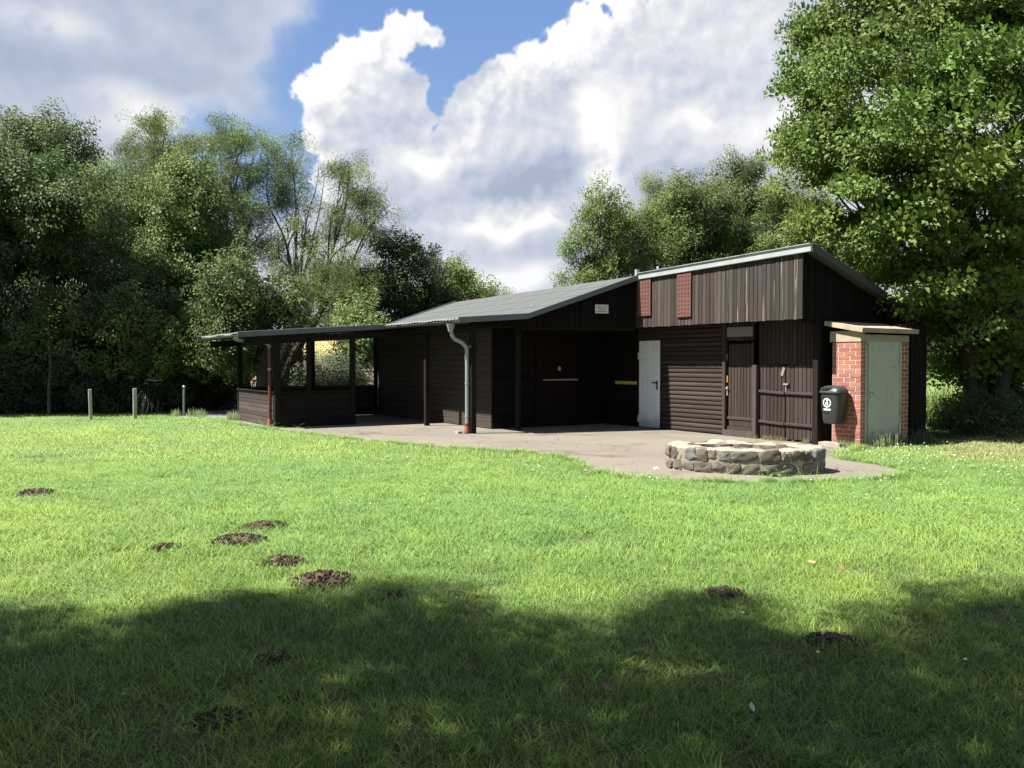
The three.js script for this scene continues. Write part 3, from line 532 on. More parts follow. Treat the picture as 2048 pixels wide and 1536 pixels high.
// ------------------------------------------------------------------ things at the hut
const hutThing = (name, label, cat, u, v, h, group) => thing(name, label, cat, toWorld(u, v, h), TURN, group);
function canvas(w, h, draw) { const c = document.createElement('canvas'); c.width = w; c.height = h; draw(c.getContext('2d')); const t = new THREE.CanvasTexture(c); t.colorSpace = THREE.SRGBColorSpace; return t; }
{
  const s = hutThing('notice_sign', 'small pale notice plate on the dark gable over the passage', 'sign', -14.755, 11.88, 2.68);
  const plate = mesh('plate', rbox(0.33, 0.2, 0.01, 0.004), std({ color: rgb(0.40, 0.41, 0.39), roughness: 0.5 }), s);
  const t = canvas(256, 160, (c) => {
    c.fillStyle = '#b9bab4'; c.fillRect(0, 0, 256, 160); c.fillStyle = '#3f413c';
    const r = rng(5); for (const [y, a, b] of [[34, 24, 222], [76, 78, 178], [118, 24, 214]]) for (let x = a; x < b;) { const w = 5 + r() * 12; c.fillRect(x, y + r() * 3, w, 13 + r() * 3); x += w + 3 + r() * 5; }
    c.strokeStyle = '#cfd0cb'; c.lineWidth = 8; c.strokeRect(4, 4, 248, 152);
  });
  const f = mesh('print', new THREE.PlaneGeometry(0.32, 0.19).translate(0, 0.1, 0.0065), std({ map: t, roughness: 0.5 }), s);
  s.rotation.y = TURN + Math.PI / 2 - 0.26;
}
{
  // litter bin: rounded tapering body, hooded lid with a slot, bracket on the wall
  const b = hutThing('litter_bin', 'black plastic litter bin with a white ring emblem hung on the brick closet', 'litter bin', -9.56, 13.35, 0.43);
  const sq = (w, d, y, dz = 0, e = 4, n = 32) => Array.from({ length: n }, (_, i) => { const a = i / n * Math.PI * 2, c = Math.cos(a), s = Math.sin(a); return V(w / 2 * Math.sign(c) * Math.pow(Math.abs(c), 2 / e), y, dz + d / 2 * Math.sign(s) * Math.pow(Math.abs(s), 2 / e)); });
  const loft = (rings, cap0 = true, cap1 = true) => {
    const n = rings[0].length, pos = [], idx = []; rings.forEach((r) => r.forEach((p) => pos.push(p.x, p.y, p.z)));
    for (let k = 0; k < rings.length - 1; k++) for (let i = 0; i < n; i++) { const a = k * n + i, c = k * n + (i + 1) % n; idx.push(a, a + n, c, c, a + n, c + n); }
    if (cap0) { pos.push(0, rings[0][0].y, rings[0].reduce((s, p) => s + p.z, 0) / n); const m = pos.length / 3 - 1; for (let i = 0; i < n; i++) idx.push(m, i, (i + 1) % n); }
    if (cap1) { const q = rings.length - 1; pos.push(0, rings[q][0].y, rings[q].reduce((s, p) => s + p.z, 0) / n); const m = pos.length / 3 - 1; for (let i = 0; i < n; i++) idx.push(m, q * n + (i + 1) % n, q * n + i); }
    const g = new THREE.BufferGeometry(); g.setAttribute('position', new THREE.Float32BufferAttribute(pos, 3)); g.setIndex(idx); return toCreasedNormals(g, 0.6);
  };
  const plastic = std({ color: rgb(0.022, 0.024, 0.026), roughness: 0.42 }), cz = 0.21;
  mesh('body', loft([sq(0.26, 0.18, 0.0, cz), sq(0.31, 0.23, 0.015, cz), sq(0.345, 0.26, 0.06, cz), sq(0.385, 0.30, 0.30, cz), sq(0.405, 0.32, 0.50, cz), sq(0.41, 0.325, 0.555, cz), sq(0.36, 0.28, 0.556, cz)]), plastic, b);
  const lid = mesh('lid', loft([sq(0.44, 0.36, 0.565, cz), sq(0.455, 0.375, 0.575, cz), sq(0.45, 0.37, 0.6, cz), sq(0.41, 0.33, 0.65, cz - 0.01), sq(0.33, 0.25, 0.69, cz - 0.02), sq(0.22, 0.15, 0.705, cz - 0.03)]), std({ color: rgb(0.03, 0.032, 0.034), roughness: 0.36 }), b);
  const slot = new THREE.SphereGeometry(1, 20, 12).scale(0.135, 0.042, 0.07).translate(-0.05, 0.645, cz + 0.125);
  mesh('slot', slot, M.hole, lid);
  mesh('bracket', join([moved(rbox(0.1, 0.5, 0.05), 0, 0.02, 0.03), beam(V(0.02, 0.0, 0.04), V(0.02, -0.08, 0.10), 0.05, 0.03)]), M.zinc, b);
  const emblem = canvas(256, 384, (c) => {
    c.fillStyle = '#191b1c'; c.fillRect(0, 0, 256, 384); c.strokeStyle = c.fillStyle = '#cfd8d8'; c.lineWidth = 20;
    c.beginPath(); c.ellipse(128, 128, 104, 106, 0, 0, 7); c.stroke();
    c.beginPath(); c.ellipse(128, 128, 78, 80, 0, 0, 7); c.lineWidth = 5; c.stroke();
    c.beginPath(); c.ellipse(140, 72, 20, 20, 0, 0, 7); c.fill();
    c.beginPath(); c.moveTo(126, 92); c.quadraticCurveTo(184, 110, 160, 190); c.lineTo(128, 192); c.quadraticCurveTo(140, 130, 112, 112); c.fill();
    c.beginPath(); c.moveTo(86, 120); c.lineTo(114, 122); c.lineTo(108, 190); c.lineTo(84, 186); c.fill();
    const r = rng(8); for (let x = 28; x < 222;) { const w = 14 + r() * 8; c.fillRect(x, 272, w, 46); x += w + 3; }
  });
  const em = new THREE.PlaneGeometry(0.19, 0.285, 8, 1); const p = em.attributes.position; for (let i = 0; i < p.count; i++) p.setZ(i, p.getZ(i) - 1.1 * p.getX(i) ** 2);
  em.computeVertexNormals(); em.rotateX(0.07); em.translate(-0.03, 0.345, cz + 0.158);
  mesh('emblem', em, std({ map: emblem, roughness: 0.5 }), b);
}
tag(mesh('stone_step', rbox(0.46, 0.07, 0.24, 0.015), M.cement), 'pale stone slab on the ground under the litter bin', 'stone slab').applyMatrix4(new THREE.Matrix4().makeRotationY(TURN).setPosition(...toWorld(-9.62, 13.20, 0.012)));

// ------------------------------------------------------------------ the fire ring
function lump(sx, sy, sz, seed, rough = 0.16, n = 4, e = 5.5) {      // a rounded, uneven block of stone
  let g = new THREE.BoxGeometry(1, 1, 1, n, n, n); g.deleteAttribute('uv'); g.deleteAttribute('normal'); g = mergeVertices(g, 1e-4);
  const p = g.attributes.position, uvs = [];
  for (let i = 0; i < p.count; i++) {
    const v = V(p.getX(i), p.getY(i), p.getZ(i)).multiplyScalar(2), q = Math.pow(Math.abs(v.x) ** e + Math.abs(v.y) ** e + Math.abs(v.z) ** e, 1 / e), k = 1 / q;
    v.multiplyScalar(mix(1, k, 0.75)); const d = 1 + rough * perlin.noise(v.x * 1.3 + seed * 7.1, v.y * 1.3 + seed * 3.7, v.z * 1.3) + rough * 0.5 * perlin.noise(v.x * 3.1, v.y * 3.1 + seed, v.z * 3.1);
    p.setXYZ(i, v.x * sx / 2 * d, v.y * sy / 2 * d, v.z * sz / 2 * d); uvs.push((v.x + v.z) * sx * 1.5 + seed, (v.y + v.z * 0.3) * sy * 1.5 + seed * 0.7);
  }
  g.setAttribute('uv', new THREE.Float32BufferAttribute(uvs, 2));
  return toCreasedNormals(g, 0.5);
}
{
  const pit = thing('fire_ring', 'low oval fire ring of mortared rough stones on the yard', 'fire ring', [3.37, 0.012, -11.96], -0.26);
  const RA = 1.09, RB = 0.66, r = rng(77), oval = (a, k, y) => V((RA + k) * Math.cos(a), y, (RB + k) * Math.sin(a));
  const ringGeo = (k0, k1, y0, y1) => {
    const n = 96, pos = [], uvs = [], idx = []; for (let i = 0; i <= n; i++) { const a = i / n * 2 * Math.PI, w = 0.045 * perlin.noise(3 * Math.cos(a) + 5, 3.3, 3 * Math.sin(a)) + 0.03 * perlin.noise(9 * Math.cos(a), 1.3, 9 * Math.sin(a)); for (const [k, y] of [[k1, y0], [k1 + w, y1 - 0.015], [k1 - 0.02, y1 + w], [k0 + 0.02, y1 + w * 0.6], [k0, y1 - 0.015], [k0, y0]]) { const p = oval(a, k, y); pos.push(p.x, p.y, p.z); uvs.push(a * 1.1, y + k); } }
    for (let i = 0; i < n; i++) for (let j = 0; j < 5; j++) { const a = i * 6 + j; idx.push(a, a + 1, a + 6, a + 6, a + 1, a + 7); }
    const g = new THREE.BufferGeometry(); g.setAttribute('position', new THREE.Float32BufferAttribute(pos, 3)); g.setAttribute('uv', new THREE.Float32BufferAttribute(uvs, 2)); g.setIndex(idx); return toCreasedNormals(g, 0.6);
  };
  mesh('mortar', ringGeo(-0.28, 0.0, 0, 0.338), M.cement, pit);
  mesh('ash_bed', new THREE.CircleGeometry(1, 32).rotateX(-Math.PI / 2).scale(RA - 0.26, 1, RB - 0.26).translate(0, 0.05, 0), M.ash, pit);
  let seed = 1;
  for (const [y0, h, n] of [[0.005, 0.165, 25], [0.165, 0.17, 27]]) {
    let a = r() * 0.3; const end = a + 2 * Math.PI;
    while (a < end - 0.03) {
      const at = oval(a, 0, 0), per = Math.hypot(RA * Math.sin(a), RB * Math.cos(a)), w = Math.min((0.11 + 0.25 * r() * r() + 0.06 * r()) * (y0 > 0.1 ? 1 : 1.15), (end - a) * per), da = w / per, c = a + da / 2, p = oval(c, -0.058 + (r() - 0.5) * 0.02, y0 + h / 2 + (r() - 0.5) * 0.03), t = V(-RA * Math.sin(c), 0, RB * Math.cos(c)).normalize(), out = V(t.z, 0, -t.x);
      const hh = h * (0.78 + r() * 0.34), s = mesh('stone', lump(w * 0.98, hh * 0.99, 0.15 + r() * 0.02, seed++, 0.17, 5, 4.6), pick(y0 > 0.1 ? M.stone : [M.stone[0], M.stone[1], M.stone[3]], r), pit);
      s.applyMatrix4(mat4(p, t.clone().negate(), Y, out)); s.rotateZ((r() - 0.5) * 0.3);
      a += da;
    }
  }
  for (let i = 0; i < 20; i++) {                                   // inner face and the top course lying in the mortar
    const c = (i + 0.3 * r()) / 20 * 2 * Math.PI, per = Math.hypot((RA - 0.2) * Math.sin(c), (RB - 0.2) * Math.cos(c)), w = per * 2 * Math.PI / 20 * 0.94, p = oval(c, -0.225, 0.205 + r() * 0.015), t = V(-RA * Math.sin(c), 0, RB * Math.cos(c)).normalize(), out = V(t.z, 0, -t.x);
    const s = mesh('stone', lump(w, 0.21 + r() * 0.05, 0.13, seed++, 0.22), pick(M.stone, r), pit); s.applyMatrix4(mat4(p, t.clone().negate(), Y, out));
  }
}
{
  const p = tag(mesh('paper_scrap', new THREE.PlaneGeometry(0.07, 0.05, 3, 2), std({ color: rgb(0.7, 0.7, 0.68), side: THREE.DoubleSide })), 'scrap of white paper lying left of the fire ring', 'litter');
  const q = p.geometry.attributes.position; for (let i = 0; i < q.count; i++) q.setZ(i, 0.012 * Math.sin(i * 2.3)); p.geometry.computeVertexNormals(); p.position.set(2.08, 0.03, -11.9); p.rotation.set(-1.25, 0, 0.4);
}

// ------------------------------------------------------------------ molehills
function clodGeo(seed) { return lump(1, 0.75, 0.9, seed, 0.5, 2, 2.2); }
const clods = [1, 2, 3, 4, 5].map(clodGeo);
function molehill(x, z, w, label, hgt = 0.16, seed = 1, flatness = 1) {
  hgt *= 0.8; const o = thing('molehill', label, 'molehill', [x, 0, z], seed), r = rng(seed * 31), n = 18, m = 7, pos = [0, w * hgt, 0], uvs = [0, 0], idx = [];
  for (let k = 1; k <= m; k++) for (let i = 0; i < n; i++) {
    const a = i / n * 2 * Math.PI, q = k / m, rr = w / 2 * q * (1 + 0.22 * perlin.noise(Math.cos(a) * 1.5 + seed, Math.sin(a) * 1.5, 2)), y = Math.max(-0.02, w * hgt * Math.pow(1 - q * q, 0.8) + (1 - q * 0.6) * w * 0.10 * perlin.noise(Math.cos(a) * rr * 14, seed, Math.sin(a) * rr * 14));
    pos.push(rr * Math.cos(a), k === m ? -0.02 : y, rr * Math.sin(a) * flatness); uvs.push(rr * Math.cos(a), rr * Math.sin(a));
  }
  for (let i = 0; i < n; i++) { idx.push(0, 1 + (i + 1) % n, 1 + i); for (let k = 0; k < m - 1; k++) { const a = 1 + k * n + i, b = 1 + k * n + (i + 1) % n; idx.push(a, b, a + n, b, b + n, a + n); } }
  const g = new THREE.BufferGeometry(); g.setAttribute('position', new THREE.Float32BufferAttribute(pos, 3)); g.setAttribute('uv', new THREE.Float32BufferAttribute(uvs, 2)); g.setIndex(idx); g.computeVertexNormals();
  mesh('mound', g, M.soil, o);
  const parts = []; const N = Math.round(110 + w * 420);
  for (let i = 0; i < N; i++) {
    const a = r() * 6.283, q = Math.sqrt(r()), s = (0.010 + 0.030 * r() * r()) * Math.min(1, w / 0.3 + 0.2), y = w * hgt * Math.pow(1 - Math.min(1, q * q), 0.8);
    parts.push(clods[i % 5].clone().applyMatrix4(new THREE.Matrix4().compose(V(w / 2 * q * 1.16 * Math.cos(a), y + s * 0.15, w / 2 * q * 1.16 * Math.sin(a) * flatness), new THREE.Quaternion().setFromEuler(new THREE.Euler(r() * 6, r() * 6, r() * 6)), V(s, s, s))));
  }
  tag(mesh('soil_crumbs', mergeGeometries(parts), M.soil, o), null, null, null, 'stuff');
  return o;
}
const HILLS = [[-5.59, -9.65, 0.44, 'small dark molehill standing alone near the left edge of the sunny lawn', 0.17], [-4.73, -11.04, 0.24, 'faint grassed over molehill farthest back on the left lawn', 0.08], [-2.86, -6.80, 0.29, 'small crumbly molehill left of the three larger sunny ones', 0.17], [-2.36, -7.07, 0.46, 'broad brown molehill in the middle of the sunny cluster', 0.16], [-2.34, -7.74, 0.43, 'rearmost molehill of the sunny cluster, with a notch in its crest', 0.12],
  [-1.79, -6.33, 0.36, 'reddish brown molehill just in the sun beside the tree shadow edge', 0.13], [-1.34, -5.79, 0.44, 'largest dark molehill lying right at the edge of the tree shadow', 0.14], [-0.80, -5.42, 0.20, 'low scatter of soil in shade just right of the largest molehill', 0.08], [-3.25, -6.77, 0.16, 'bare patch of reddish soil leftmost in the sunny cluster', 0.04], [1.42, -5.48, 0.26, 'half shaded molehill at the shadow edge right of centre', 0.15], [1.80, -4.54, 0.28, 'flat dark molehill in the shade on the right', 0.08], [-1.25, -4.28, 0.16, 'small molehill tuft deep in the shade left of centre', 0.12], [-1.26, -3.54, 0.21, 'nearest clump of dug soil in the shaded foreground', 0.12], [-1.02, -3.78, 0.12, 'tiny soil crumbs just behind the nearest dug clump', 0.06]];
HILLS.forEach(([x, z, w, l, h], i) => molehill(x, z, w, l, h, i + 3, i === 4 ? 0.8 : 1));

// ------------------------------------------------------------------ fence posts, bicycle, rails
function fencePost(x, z, h, w, label, lean, cap) {
  const o = thing('fence_post', label, 'fence post', [x, 0, z], 0.5); o.rotation.z = lean;
  mesh('shaft', rbox(w, h, w, 0.012), cap ? M.zinc : M.concrete, o);
  if (cap) { mesh('cap', new THREE.SphereGeometry(w * 0.85, 12, 8).translate(0, h + 0.05, 0), M.flashing, o); mesh('neck', new THREE.CylinderGeometry(w * 0.3, w * 0.3, 0.04, 8).translate(0, h + 0.01, 0), M.black, o); }
  else mesh('head', lump(w * 0.98, 0.06, w * 0.98, 3, 0.1).translate(0, h, 0), M.concrete, o);
}
fencePost(-11.27, -22.05, 0.82, 0.085, 'plain grey concrete post leftmost at the lawn edge', 0.02, false);
fencePost(-10.27, -22.45, 0.83, 0.10, 'stouter concrete post beside the parked bicycle', 0.0, false);
fencePost(-9.60, -24.1, 0.80, 0.055, 'thin metal post with a round cap near the gravel path', -0.015, true);
{
  const b = thing('bicycle', 'dark bicycle parked in the tree shade behind the concrete posts', 'bicycle', [-10.78, 0, -24.6], 1.58);
  const pipe = (p, q, r = 0.016) => tube([V(...p), V(...p).lerp(V(...q), 0.5), V(...q)], r, 6, 8), R = 0.34;
  for (const x of [-0.52, 0.52]) {
    const w = mesh('wheel', new THREE.TorusGeometry(R, 0.012, 8, 36).translate(x, R, 0), M.steel, b);
    mesh('tyre', new THREE.TorusGeometry(R + 0.014, 0.02, 8, 36).translate(x, R, 0), M.black, w);
    const sp = []; for (let i = 0; i < 14; i++) { const a = i / 14 * Math.PI; sp.push(pipe([x + R * Math.cos(a), R + R * Math.sin(a), 0], [x - R * Math.cos(a), R - R * Math.sin(a), 0], 0.0022)); }
    mesh('spokes', join([...sp, new THREE.CylinderGeometry(0.022, 0.022, 0.1, 10).rotateX(Math.PI / 2).translate(x, R, 0)]), M.steel, w);
  }
  mesh('frame', join([pipe([-0.52, R, 0], [-0.14, 0.82, 0]), pipe([-0.52, R, 0], [-0.05, 0.30, 0]), pipe([-0.05, 0.30, 0], [-0.16, 0.90, 0], 0.018), pipe([-0.13, 0.76, 0], [0.36, 0.84, 0], 0.018), pipe([-0.05, 0.30, 0], [0.37, 0.78, 0], 0.02)]), M.black, b);
  mesh('fork', join([pipe([0.52, R, 0.04], [0.38, 0.78, 0.02]), pipe([0.52, R, -0.04], [0.38, 0.78, -0.02]), pipe([0.38, 0.76, 0], [0.34, 1.0, 0], 0.018)]), M.black, b);
  mesh('handlebar', tube([V(0.26, 1.02, -0.28), V(0.30, 1.04, -0.16), V(0.35, 1.01, 0), V(0.30, 1.04, 0.16), V(0.26, 1.02, 0.28)], 0.013, 24, 8), M.steel, b);
  mesh('saddle', lump(0.27, 0.07, 0.16, 4, 0.08).translate(-0.2, 0.94, 0), M.black, b);
  mesh('rear_rack', join([pipe([-0.66, 0.72, 0.06], [-0.66, 0.72, -0.06], 0.008), pipe([-0.2, 0.72, 0.06], [-0.72, 0.72, 0.06], 0.008), pipe([-0.2, 0.72, -0.06], [-0.72, 0.72, -0.06], 0.008), pipe([-0.66, 0.72, 0.06], [-0.54, R, 0.06], 0.008), pipe([-0.66, 0.72, -0.06], [-0.54, R, -0.06], 0.008)]), M.black, b);
  mesh('crank', join([pipe([-0.05, 0.30, 0.06], [-0.10, 0.14, 0.06], 0.01), pipe([-0.05, 0.30, -0.06], [0.0, 0.46, -0.06], 0.01), new THREE.TorusGeometry(0.09, 0.008, 6, 24).translate(-0.05, 0.30, 0.05)]), M.steel, b);
  mesh('headlight', new THREE.SphereGeometry(0.045, 10, 8).translate(0.44, 0.9, 0), M.flashing, b);
  for (const x of [0.52, -0.52]) mesh('mudguard', new THREE.TorusGeometry(R + 0.05, 0.016, 6, 20, 2.2).rotateZ(x > 0 ? 0.7 : 0.4).translate(x, R, 0), M.black, b);
}
function railing(name, label, from, to, heights, r, mat, posts) {
  const o = thing(name, label, 'railing', [from[0], 0, from[1]]), d = V(to[0] - from[0], 0, to[1] - from[1]);
  for (const h of heights) mesh('rail', tube([V(0, h, 0), d.clone().multiplyScalar(0.5).setY(h), d.clone().setY(h)], r, 8, 8), mat, o);
  for (let i = 0; i < posts; i++) mesh('post', new THREE.CylinderGeometry(r * 1.2, r * 1.2, heights[0] + 0.05, 8).translate(d.x * i / (posts - 1), (heights[0] + 0.05) / 2, d.z * i / (posts - 1)), mat, o);
}
railing('metal_railing', 'pale galvanised railing with two rails behind the hut shelter', [-6.6, -35.2], [-4.6, -35.2], [1.18, 0.78], 0.035, M.flashing, 2);
railing('wire_fence', 'dark thin rail fence at the field edge beyond the shelter', [-10.6, -36], [-7.6, -36], [1.2, 0.55], 0.022, M.bark, 4);

// ------------------------------------------------------------------ leaves
function sprayGeo(kind, seed) {                                   // a leafy twig along +Y; vertex colours vary leaf by leaf
  const r = rng(seed), pos = [], col = [], nor = [], idx = [];
  const K = { broad: { len: 0.62, n: 42, l: 0.088, w: 0.054, side: 0.24, droop: 0.25 }, hornbeam: { len: 0.66, n: 46, l: 0.094, w: 0.056, side: 0.26, droop: 0.15 }, small: { len: 0.58, n: 54, l: 0.062, w: 0.044, side: 0.22, droop: 0.2 }, willow: { len: 0.75, n: 60, l: 0.115, w: 0.021, side: 0.22, droop: 0.75 }, ash: { len: 0.66, n: 52, l: 0.085, w: 0.032, side: 0.26, droop: 0.35 } }[kind];
  const q = new THREE.Quaternion(), e = new THREE.Euler();
  for (let i = 0; i < K.n; i++) {
    const t = 0.08 + 0.92 * (i / K.n), a = i * 2.4 + r(), off = K.side * (0.25 + 0.75 * r()) * Math.sin(Math.min(1, (1.15 - t) * 1.5) * 1.5);
    const flat = kind === 'hornbeam' ? 0.45 : 1, base = V(Math.cos(a) * off, t * K.len - K.droop * off * 0.5, Math.sin(a) * off * flat);
    const dir = V(Math.cos(a) * 0.8, 0.55 - K.droop, Math.sin(a) * 0.8 * flat).add(V(r() - 0.5, r() - 0.5, r() - 0.5).multiplyScalar(0.7)).normalize();
    const up = V(r() - 0.5, 0.9 + r() * 0.4, r() - 0.5).normalize(), sd = dir.clone().cross(up).normalize(), n = sd.clone().cross(dir).normalize(), s = 0.7 + r() * 0.6, L = K.l * s, W = K.w * s;
    const mid = base.clone().addScaledVector(dir, L * 0.45), tip = base.clone().addScaledVector(dir, L).addScaledVector(n, -L * 0.18), k = pos.length / 3, fold = W * 0.22;
    for (const p of [base, mid.clone().addScaledVector(sd, W / 2).addScaledVector(n, fold), tip, mid.clone().addScaledVector(sd, -W / 2).addScaledVector(n, fold)]) pos.push(p.x, p.y, p.z);
    const c = 0.75 + 0.5 * r(), y = r() * 0.25; for (let m = 0; m < 4; m++) { col.push(c * (1 + y), c, c * (1 - y * 0.7)); nor.push(n.x, n.y, n.z); }
    idx.push(k, k + 1, k + 2, k, k + 2, k + 3);
  }
  // the twig itself
  const k = pos.length / 3; for (const [x, z] of [[0.004, 0], [-0.002, 0.0035], [-0.002, -0.0035]]) for (const y of [-0.25, K.len * 0.9]) { pos.push(x * (y > 0 ? 0.4 : 1.2), y, z * (y > 0 ? 0.4 : 1.2)); col.push(0.9, 0.6, 0.55); nor.push(x * 200, 0, z * 200); }
  for (let i = 0; i < 3; i++) { const a = k + i * 2, b = k + (i + 1) % 3 * 2; idx.push(a, b, a + 1, b, b + 1, a + 1); }
  const g = new THREE.BufferGeometry();
  g.setAttribute('position', new THREE.Float32BufferAttribute(pos, 3)); g.setAttribute('color', new THREE.Float32BufferAttribute(col, 3)); g.setAttribute('normal', new THREE.Float32BufferAttribute(nor, 3)); g.setIndex(idx);
  return g;
}
const SPRAYS = {}; for (const k of ['broad', 'hornbeam', 'small', 'willow', 'ash']) SPRAYS[k] = sprayGeo(k, k.length * 17 + k.charCodeAt(0));
function limb(pts, r0, r1, seg = 8, rad = 6) {                    // a tapering branch through points
  const c = new THREE.CatmullRomCurve3(pts), n = Math.max(3, Math.round(seg)), fr = c.computeFrenetFrames(n, false), pos = [], nor = [], uvs = [], idx = [];
  for (let i = 0; i <= n; i++) { const p = c.getPointAt(i / n), R = mix(r0, r1, i / n); for (let k = 0; k <= rad; k++) { const a = k / rad * Math.PI * 2, d = fr.normals[i].clone().multiplyScalar(Math.cos(a)).addScaledVector(fr.binormals[i], Math.sin(a)); pos.push(p.x + d.x * R, p.y + d.y * R, p.z + d.z * R); nor.push(d.x, d.y, d.z); uvs.push(k / rad * Math.max(1, Math.round(r0 * 12)), i / n * 2); } }
  for (let i = 0; i < n; i++) for (let k = 0; k < rad; k++) { const a = i * (rad + 1) + k, b = a + rad + 1; idx.push(a, a + 1, b, b, a + 1, b + 1); }
  const g = new THREE.BufferGeometry(); g.setAttribute('position', new THREE.Float32BufferAttribute(pos, 3)); g.setAttribute('normal', new THREE.Float32BufferAttribute(nor, 3)); g.setAttribute('uv', new THREE.Float32BufferAttribute(uvs, 2)); g.setIndex(idx); return g;
}
// lobes: [x, y, z, rx, ry, rz] in world metres; twigs are spread through them with gaps between clumps
function tree(name, label, category, group, o) {
  const r = rng(o.seed), root = thing(name, label, category, [o.x, 0, o.z], 0, group), here = (p) => V(p[0] - o.x, p[1], p[2] - o.z), list = [], vols = o.lobes.map((l) => l[3] * l[4] * l[5]), q = new THREE.Quaternion(), m = new THREE.Matrix4();
  const areas = o.lobes.map((l) => Math.pow(l[3] * l[4] * l[5], 2 / 3)), total = areas.reduce((a, b) => a + b, 0), N = Math.round(total * (o.density ?? 95) * 1.7);
  const clump = o.clump ?? 1.1, gap = o.gap ?? -0.12, size = o.size ?? 1, c0 = o.color;
  o.lobes.forEach((l, li) => {
    const c = here(l), n = Math.round(N * areas[li] / total);
    for (let i = 0, tries = 0; i < n && tries < n * 4; tries++) {
      const d = V(r() - 0.5, r() - 0.5, r() - 0.5); if (d.lengthSq() > 0.25 || d.lengthSq() < 1e-4) continue; d.normalize();
      const k = Math.pow(r(), o.shell ?? 0.42) * (1 + 0.42 * perlin.noise(d.x * 2.4 + o.seed, d.y * 2.4 + li, d.z * 2.4) + 0.2 * perlin.noise(d.x * 6 + li, d.y * 6, d.z * 6 + o.seed)), p = V(c.x + d.x * k * l[3], c.y + d.y * k * l[4], c.z + d.z * k * l[5]); if (p.y < 0.15) continue;
      const wx = p.x + o.x, wz = p.z + o.z, den = perlin.noise(wx * clump + o.seed, p.y * clump * (o.layer ?? 1.3), wz * clump) + 0.4 * perlin.noise(wx * clump * 2.6, p.y * clump * 2.8 + o.seed, wz * clump * 2.6);
      if (den < gap + 0.25 * (k - 0.6)) continue;
      i++;
      const up = o.weep ? -0.7 : 0.35, dir = V(d.x, d.y * 0.7 + up + 0.0, d.z).add(V(r() - 0.5, r() - 0.5, r() - 0.5).multiplyScalar(1.1)).normalize();
      if (o.plates) { const yy = V(d.x, 0.10 + 0.25 * (r() - 0.5), d.z).add(V(r() - 0.5, 0, r() - 0.5)).normalize(), zz = V((r() - 0.5) * 1.2, 1, (r() - 0.5) * 1.2), xx = yy.clone().cross(zz).normalize(); zz.crossVectors(xx, yy); q.setFromRotationMatrix(new THREE.Matrix4().makeBasis(xx, yy, zz)); } else q.setFromUnitVectors(Y, dir);
      const sp = new THREE.Quaternion().setFromAxisAngle(Y, r() * 6.283); if (!o.plates) q.multiply(sp);
      const s = size * (0.7 + 0.6 * r()); m.compose(p, q, V(s, s, s));
      const t = 0.78 + 0.3 * r() + 0.25 * perlin.noise(wx * 0.6, p.y * 0.6 + 9, wz * 0.6), w = 0.18 * perlin.noise(wx * 0.35 + 5, p.y * 0.35, wz * 0.35);
      list.push([m.clone(), rgb(c0[0] * t * (1 + w), c0[1] * t, c0[2] * t * (1 - w))]);
    }
  });
  // trunk, limbs to every lobe, branches inside it
  const wood = [], bark = o.bark ?? M.bark, tr = o.trunk ?? 0.16, stems = o.stems ?? [[o.x, 0, o.z]], fork = o.fork ?? 1.6;
  if (tr > 0) {
    stems.forEach((s, k) => {
      const lean = s[3] ?? 0, top = here([s[0] + lean, fork * (1 + 0.2 * k), s[2] + (s[4] ?? 0)]);
      wood.push(limb([here(s).setY(-0.1), here([s[0] + lean * 0.25 + 0.05 * (r() - 0.5), fork * 0.35, s[2]]), here([s[0] + lean * 0.6 + 0.1 * (r() - 0.5), fork * 0.7, s[2]]), top], tr * 1.35, tr * 0.8, 10, 9));
      s.top = top;
    });
    o.lobes.forEach((l, i) => {
      const c = here(l), s = stems.map((t) => t.top).sort((a, b) => a.clone().setY(c.y).distanceTo(c) - b.clone().setY(c.y).distanceTo(c))[0], d = c.distanceTo(s), j = () => (r() - 0.5) * d * 0.16;
      const end = c.clone().add(V(0, l[4] * 0.55, 0)), R = Math.min(tr * 0.6, 0.025 + d * 0.009);
      const mid1 = s.clone().lerp(c, 0.35).add(V(j(), d * 0.08 + j() * 0.3, j())), mid2 = s.clone().lerp(c, 0.75).add(V(j(), j() * 0.4, j()));
      wood.push(limb([s, mid1, mid2, end], R, 0.012, 14, 7));
      const nb = o.branches ?? 6;
      for (let b = 0; b < nb; b++) {
        const a = r() * 6.283, e = (r() - 0.3) * 1.3, k = 0.65 + 0.3 * r(), tip = c.clone().add(V(Math.cos(a) * Math.cos(e) * l[3] * k, Math.sin(e) * l[4] * k, Math.sin(a) * Math.cos(e) * l[5] * k)), f = mid1.clone().lerp(end, 0.15 + 0.6 * r());
        wood.push(limb([f, f.clone().lerp(tip, 0.5).add(V(j() * 0.4, Math.abs(j()) * 0.4, j() * 0.4)), tip], R * 0.26, 0.005, 7, 5));
      }
    });
    for (const b of o.bare ?? []) wood.push(limb(b.slice(1).map(here), b[0], 0.008, 16, 7));
    mesh('trunk', join(wood), bark, root);
  }
  if (list.length) tag(inst('crown', SPRAYS[o.kind ?? 'broad'], M.leaf, list, root), null, null, null, 'stuff');
  counts += list.length;
  return root;
}
let counts = 0;
